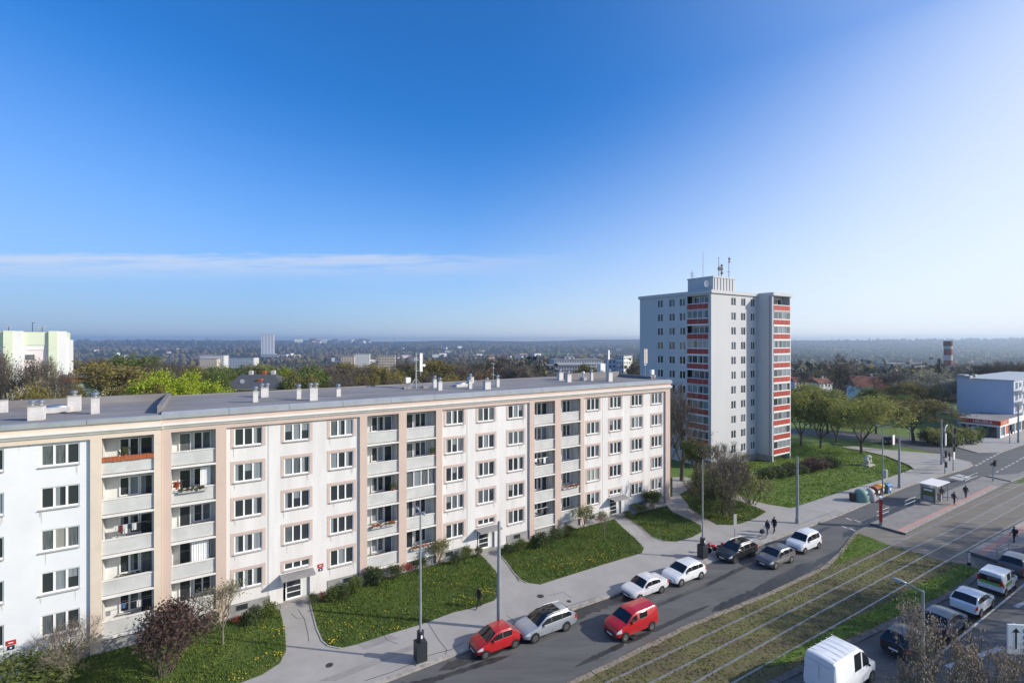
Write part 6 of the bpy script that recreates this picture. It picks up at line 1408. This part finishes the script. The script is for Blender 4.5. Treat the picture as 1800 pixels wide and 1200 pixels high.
for i in range(7):
    for x in (-6.3,-13.5,-20.8): f = MB().box(x-.9,x+.9,-.06,-.002,gh-6.6-2.8*i,gh-5.2-2.8*i).build('window', M['frame_white'], t); MB().box(x-.8,x+.8,-.07,-.061,gh-6.5-2.8*i,gh-5.3-2.8*i).build('pane', M['glass_curtain'], f)
def dishes(px, top, lab):
    p = PZ(px, top, 116); q = thing('satellite_dish', lab, 'satellite dish', (p.x,p.y,gh-.1), 0)
    MB().tube((0,0,0),(0,0,1.3),.06,n=6).build('pole', M['dark'], q)
    for s in (-.5,.5): MB().lathe([(.1,.12),(.35,0),(.36,-.04)], s, -.1, 1.1, 10, axis='y').build('dish', M['frame_white'], q)
dishes(15, 578, 'pair of white dishes on the left part of the pale green roof'); dishes(74, 578, 'pair of white dishes on the right part of the pale green roof')
p = PZ(57, 580, 116); q = thing('antenna_mast', 'thin dark mast on the pale green building roof', 'antenna', (p.x,p.y,gh-.1), 0); MB().tube((0,0,0),(0,0,2.3),.07,.05,6).build('pole', M['dark'], q); MB().tube((0,0,2.1),(.6,0,2.2),.05,n=5).build('arm', M['dark'], q)
t, w_, h_ = fbox('low_building','low flat building with terracotta eaves right of the pale green building','building',112,172,663,98,'green_panel',10,R(10)); MB().box(-w_/2-.25,w_/2+.25,-.3,-.05,h_-.9,h_).build('eaves_band', M['terracotta'], t)
for x in (1.2,2.6): MB().box(x-.3,x+.3,3,3.6,h_+.5,h_+1.6).build('chimney', M['frame_white'], t)
# house with a hipped slate roof
Y = 104; x0, x1 = (398-CX)/F*Y, (492-CX)/F*Y; cx = (x0+x1)/2; w_ = x1-x0; t = thing('slate_roofed_house', 'cream house with a dark hipped slate roof behind the long block', 'house', (cx,Y,0), R(6))
ze = H-(684-CY)/F*Y; zr = H-(657-CY)/F*(Y+5); MB().box(-w_/2,w_/2,0,11,0,ze).build('wall', M['beige_wall'], t); MB().box(-w_/2-.3,w_/2+.3,-.4,11.3,ze+.002,ze+.3).build('eaves', M['cream'], t)
mb = MB(); a = [(-w_/2-.4,-.5,ze+.3),(w_/2+.4,-.5,ze+.3),(w_/2+.4,11.4,ze+.3),(-w_/2-.4,11.4,ze+.3)]; b = [(-w_/2+1.2,5.4,zr),(w_/2-3.2,5.4,zr)]
mb.quad(a[0],a[1],b[1],b[0]); mb.quad(a[2],a[3],b[0],b[1]); mb.tri(a[1],a[2],b[1]); mb.tri(a[3],a[0],b[0]); mb.build('roof', M['slate'], t)
for x in (-2.6,.2,2.2): MB().box(x-.4,x+.4,5.0,5.7,zr-.6,zr+.7).build('chimney', M['terracotta' if x == .2 else 'chimney'], t)
MB().box(.0,.9,2.0,3.2,ze+1.2,zr-.9).build('dormer', M['terracotta'], t)
for x in (-4,-1.5,1,3.5): MB().box(x-.6,x+.6,-.06,-.002,ze-2.6,ze-1.2).build('window', M['glass_curtain'], t)
q = thing('satellite_dish','white round dish on the slate roof','satellite dish',(cx-3,Y+1.2,ze+.7),0); MB().lathe([(.1,.12),(.5,0),(.52,-.06)],0,0,.9,12,axis='y').build('dish', M['frame_white'], q); MB().tube((0,.1,-.4),(0,.1,.9),.04,n=5).build('bracket', M['dark'], q)
# town in the valley
def ft(*a, **k): return fbox(*a, **k)[0]
ft('glass_tower','tall bluish office tower rising above the valley at left','tower',460,480,588,1900,'blue_gable',30,R(20),nx=4,rows=24); ft('office_annex','low white office wing right of the bluish tower','building',458,503,623,1860,'pale_panel',40,0,rows=5,nx=12)
ft('white_red_complex','white building above a low beige one, left in the valley','building',353,392,625,900,'pale_panel',20,R(8)); ft('low_building','low beige building below the white one in the valley','building',352,380,631,880,'beige_wall',14,R(8),wins=False); ft('long_hall','long pale hall in the valley right of the low beige building','building',392,446,629,980,'pale_panel',20,0)
ft('beige_tower_block','beige tower block, left one of three beyond the brown trees','tower block',600,622,626,640,'beige_wall',14,R(12)); ft('white_tower_block','long white tower block, middle one of three beyond the brown trees','tower block',622,649,622,680,'pale_panel',14,R(12)); ft('beige_tower_block','beige tower block standing alone, right one of three beyond the brown trees','tower block',666,694,625,600,'beige_wall',14,R(10)); ft('white_tower_block','small pale block peeking out between the tower blocks','building',655,665,640,620,'pale_panel',10)
ft('white_complex','long white and blue industrial complex behind the right chimneys','building',974,1062,633,400,'pale_panel',26,R(4),rows=5,nx=20); ft('upper_storey','white top storey on the long industrial complex','building',993,1010,627,415,'pale_panel',10,R(4)); ft('grey_hall','greyish hall in front of the long white complex','building',962,1030,643,330,'tower_trim',14,R(4),rows=4,nx=14)
ft('white_tower','narrow white tower with a bluish side behind the antenna cabinet','tower block',1083,1097,626,340,'pale_panel',14,R(-38),nx=3); ft('blue_tower','bluish slab building left of the narrow white tower','building',1069,1083,632,352,'blue_gable',10)
Y = 430; x = (1666.5-CX)/F*Y; zb = terr(x, Y); t = thing('striped_chimney','red and white striped factory chimney with a dark top','factory chimney',(x,Y,zb),0); zt_ = H-(599-CY)/F*Y; r_ = 6*Y/F
seg = [(665,655,'roof_red'),(655,643,'old_white'),(643,633,'old_red'),(633,624,'old_white'),(624,613,'old_red'),(613,608,'old_white'),(608,599,'rust')]
for a, b, m in seg: MB().tube((0,0,H-(a-CY)/F*Y-zb if a < 660 else -2),(0,0,H-(b-CY)/F*Y-zb-.004),r_*(1 if b > 600 else 1.08),r_*(1 if b > 600 else 1.08),16).build('band', M[m], t, smooth=True)
def house(px, top, Y, wpx, label, wall, roof, group=None, rz=None, name='house'):
    x = (px-CX)/F*Y; zg = terr(x, Y) if Y > 240 else 0; zr = H-(top-CY)/F*Y; w = wpx*Y/F; d = w*.7; hgt = max(3.5, zr-zg); ze = hgt*.62
    t = thing(name, label, 'house', (x,Y,zg), trng.uniform(-.5,.5) if rz is None else rz, group); MB().box(-w/2,w/2,-d/2,d/2,-3,ze).build('wall', M[wall], t)
    mb = MB(); e = .4; mb.quad((-w/2-e,-d/2-e,ze-.1),(w/2+e,-d/2-e,ze-.1),(w/2+e,0,hgt),(-w/2-e,0,hgt)); mb.quad((w/2+e,d/2+e,ze-.1),(-w/2-e,d/2+e,ze-.1),(-w/2-e,0,hgt),(w/2+e,0,hgt)); mb.tri((w/2,-d/2,ze),(w/2,d/2,ze),(w/2,0,hgt-.1)); mb.tri((-w/2,d/2,ze),(-w/2,-d/2,ze),(-w/2,0,hgt-.1)); mb.build('roof', M[roof], t)
    return t, w, d, ze, hgt
for a in ((1562,678,140,38,'white house with red tiled roof and glazed dormer between the trees','pale_panel','roof_red'),(1520,660,170,46,'red roofed house behind the large dark bare tree','pale_panel','roof_red'),(1400,662,220,26,'pinkish house with red roof right of the tower, left one','pink_panel','roof_red'),(1418,661,230,22,'pinkish house with red roof right of the tower, right one','pink_panel','roof_red'),(1440,664,210,34,'long red roofed house below the large dark tree','pale_panel','roof_red')):
    t, w, d, ze, hg = house(*a)
    for x in (-w*.28, 0, w*.28):
        f = MB().box(x-.5,x+.5,-d/2-.05,-d/2-.002,ze*.55,ze*.85).build('window', M['frame_white'], t); MB().box(x-.42,x+.42,-d/2-.06,-d/2-.051,ze*.57,ze*.83).build('pane', M['glass_dark'], f)
    MB().box(w*.2,w*.2+.6,-.3,.3,hg-1.2,hg+.7).build('chimney', M['chimney'], t)
ft('low_warehouse','long silver roofed warehouse left of the striped chimney','building',1565,1642,640,420,'fascia',20,0,wins=False)
p = P(1667, 727, 0); t = thing('parked_van','small white van parked left of the corner building','van',(p.x,p.y,0),RA)
MB().box(-2.1,1.2,-.9,.9,.4,2.1).build('body', M['car_van'], t); mb = MB(); mb.prism([(1.2,-.88),(2.1,-.85),(2.1,.85),(1.2,.88)],.4,1.2); mb.quad((1.2,-.85,2.05),(1.2,.85,2.05),(1.95,.8,1.2),(1.95,-.8,1.2)); mb.build('cab', M['car_van'], t); MB().quad((1.35,-.7,1.9),(1.35,.7,1.9),(1.97,.7,1.24),(1.97,-.7,1.24)).build('windscreen', M['car_glass'], t)
for x in (-1.4,1.3):
    for y in (-.85,.85): MB().lathe([(.33,-.1),(.33,.1)],x,y,.33,12,axis='y').build('wheel', M['tyre'], t)
# houses scattered over the valley: too small to tell apart, so each group shares its label
rg = random.Random(99); walls_ = ['pale_panel','pale_panel','pink_panel','beige_wall','frame_white']; roofs_ = ['roof_red','roof_red','slate','roof_felt']
hm = {}
def speck(px, Y, wm, label, group, big=False):
    x = (px-CX)/F*Y; zg = terr(x, Y); k = (rg.choice(walls_), rg.choice(roofs_), big)
    if k not in hm:
        a = MB().box(-.5,.5,-.4,.4,-.4,.55 if not big else .9).mesh('wall', M[k[0]]); mb = MB()
        if big: mb.box(-.52,.52,-.42,.42,.901,.94)
        else: mb.quad((-.54,-.45,.52),(.54,-.45,.52),(.54,0,.9),(-.54,0,.9)); mb.quad((.54,.45,.52),(-.54,.45,.52),(-.54,0,.9),(.54,0,.9)); mb.tri((.5,-.4,.55),(.5,.4,.55),(.5,0,.88)); mb.tri((-.5,.4,.55),(-.5,-.4,.55),(-.5,0,.88))
        hm[k] = (a, mb.mesh('roof', M[k[1]]))
    t = thing('distant_house', label, 'house', (x,Y,zg), rg.uniform(-.8,.8), group); t.scale = (wm*(1.7 if big else 1), wm, wm*.95); link('wall', hm[k][0], t); link('roof', hm[k][1], t)
for n, a, b, y0, y1, w0, w1, lab, g in ((70,1392,1655,380,1100,9,14,'small house among trees on the slope left of the striped chimney','houses left of the striped chimney'),(40,480,720,1100,2400,10,16,'small pale house in the town beyond the left roof trees','houses in the left town'),(44,700,1120,1200,3600,11,20,'tiny pale house on the hills above the right half of the roof','houses on the middle hills'),(12,120,460,1500,3000,12,18,'tiny house in the woods right of the pale green building','houses on the left hills'),(16,525,650,5000,5200,40,60,'white speck of a house in a row on the ridge','white row on the ridge'),(14,1680,1800,500,1000,9,14,'small house beyond the bare trees at the right edge','houses at the right edge')):
    for i in range(n): speck(rg.uniform(a,b), rg.uniform(y0,y1), rg.uniform(w0,w1), lab, g, rg.random() < .22)
# woods on the far slopes
rg = random.Random(123); mb = MB()
def clump(x, y, z, s, m):
    b = len(mb.v); n = 5; mb.v.append((x,y,z+s*rg.uniform(.8,1.15)))
    for i in range(n): a = 6.283*i/n+rg.uniform(-.3,.3); q = s*rg.uniform(.45,.75); mb.v.append((x+q*math.cos(a),y+q*math.sin(a),z+s*rg.uniform(.3,.65)))
    for i in range(n): a = 6.283*i/n; q = s*.5; mb.v.append((x+q*math.cos(a),y+q*math.sin(a),z-1))
    for i in range(n):
        j = (i+1)%n; mb.f.append((b,b+1+i,b+1+j)); mb.m.append(m); mb.f.append((b+1+i,b+1+n+i,b+1+n+j,b+1+j)); mb.m.append(m)
def puff(x, y, z, s, m):                               # a far crown as a loose cloud of leaf clumps
    for i in range(26):
        c = Vector((x+rg.gauss(0,.38)*s, y+rg.gauss(0,.38)*s, z+s*(.55+rg.gauss(0,.24)))); e = s*rg.uniform(.07,.15)
        u = Vector((rg.gauss(0,1), rg.gauss(0,1), rg.gauss(0,.6))).normalized()*e; v = u.cross(Vector((rg.gauss(0,1), rg.gauss(0,1), rg.gauss(0,1)))).normalized()*e
        mb.quad(c-u, c+v, c+u, c-v, m)
N_ = 0
while N_ < 15000:
    px = rg.uniform(-40, 1840); Y = 275*math.exp(rg.uniform(0, 1)**.8*math.log(5200/275)); x = (px-CX)/F*Y
    f = noise.noise((x*.0035+5, Y*.0016, 9.1))+.5*noise.noise((x*.012, Y*.006, 2.2))
    N_ += 1
    if f < -.08 or (955 < px < 1118 and Y < 460) or (590 < px < 700 and Y < 720) or (340 < px < 450 and 700 < Y < 1000): continue
    g = noise.noise((x*.004, Y*.004, 4)); m = 0 if g+rg.gauss(0,.3) < .0 else (1 if rg.random() < .45 else 2)
    if Y < 1150: puff(x, Y, terr(x, Y), rg.uniform(7,13), m)
    else: clump(x, Y, terr(x, Y), rg.uniform(5,10)*(1+Y/2600), m)
struct(mb.build('distant_woods', [M['leaf_bare'], M['leaf_dark'], M['leaf_olive']]), 'stuff')
# the air
hz_ = bpy.data.materials.new('haze'); hz_.use_nodes = True; nt = hz_.node_tree; nt.nodes.clear(); o_ = nd(nt, 'ShaderNodeOutputMaterial'); v_ = nd(nt, 'ShaderNodeVolumePrincipled')
v_.inputs['Color'].default_value = (.69,.84,1,1); v_.inputs['Density'].default_value = HAZE = 1.95e-4; v_.inputs['Anisotropy'].default_value = .48
nt.links.new(v_.outputs[0], o_.inputs['Volume'])
struct(MB().box(-12000,12000,-400,8200,-75,62).build('haze', hz_), 'stuff')
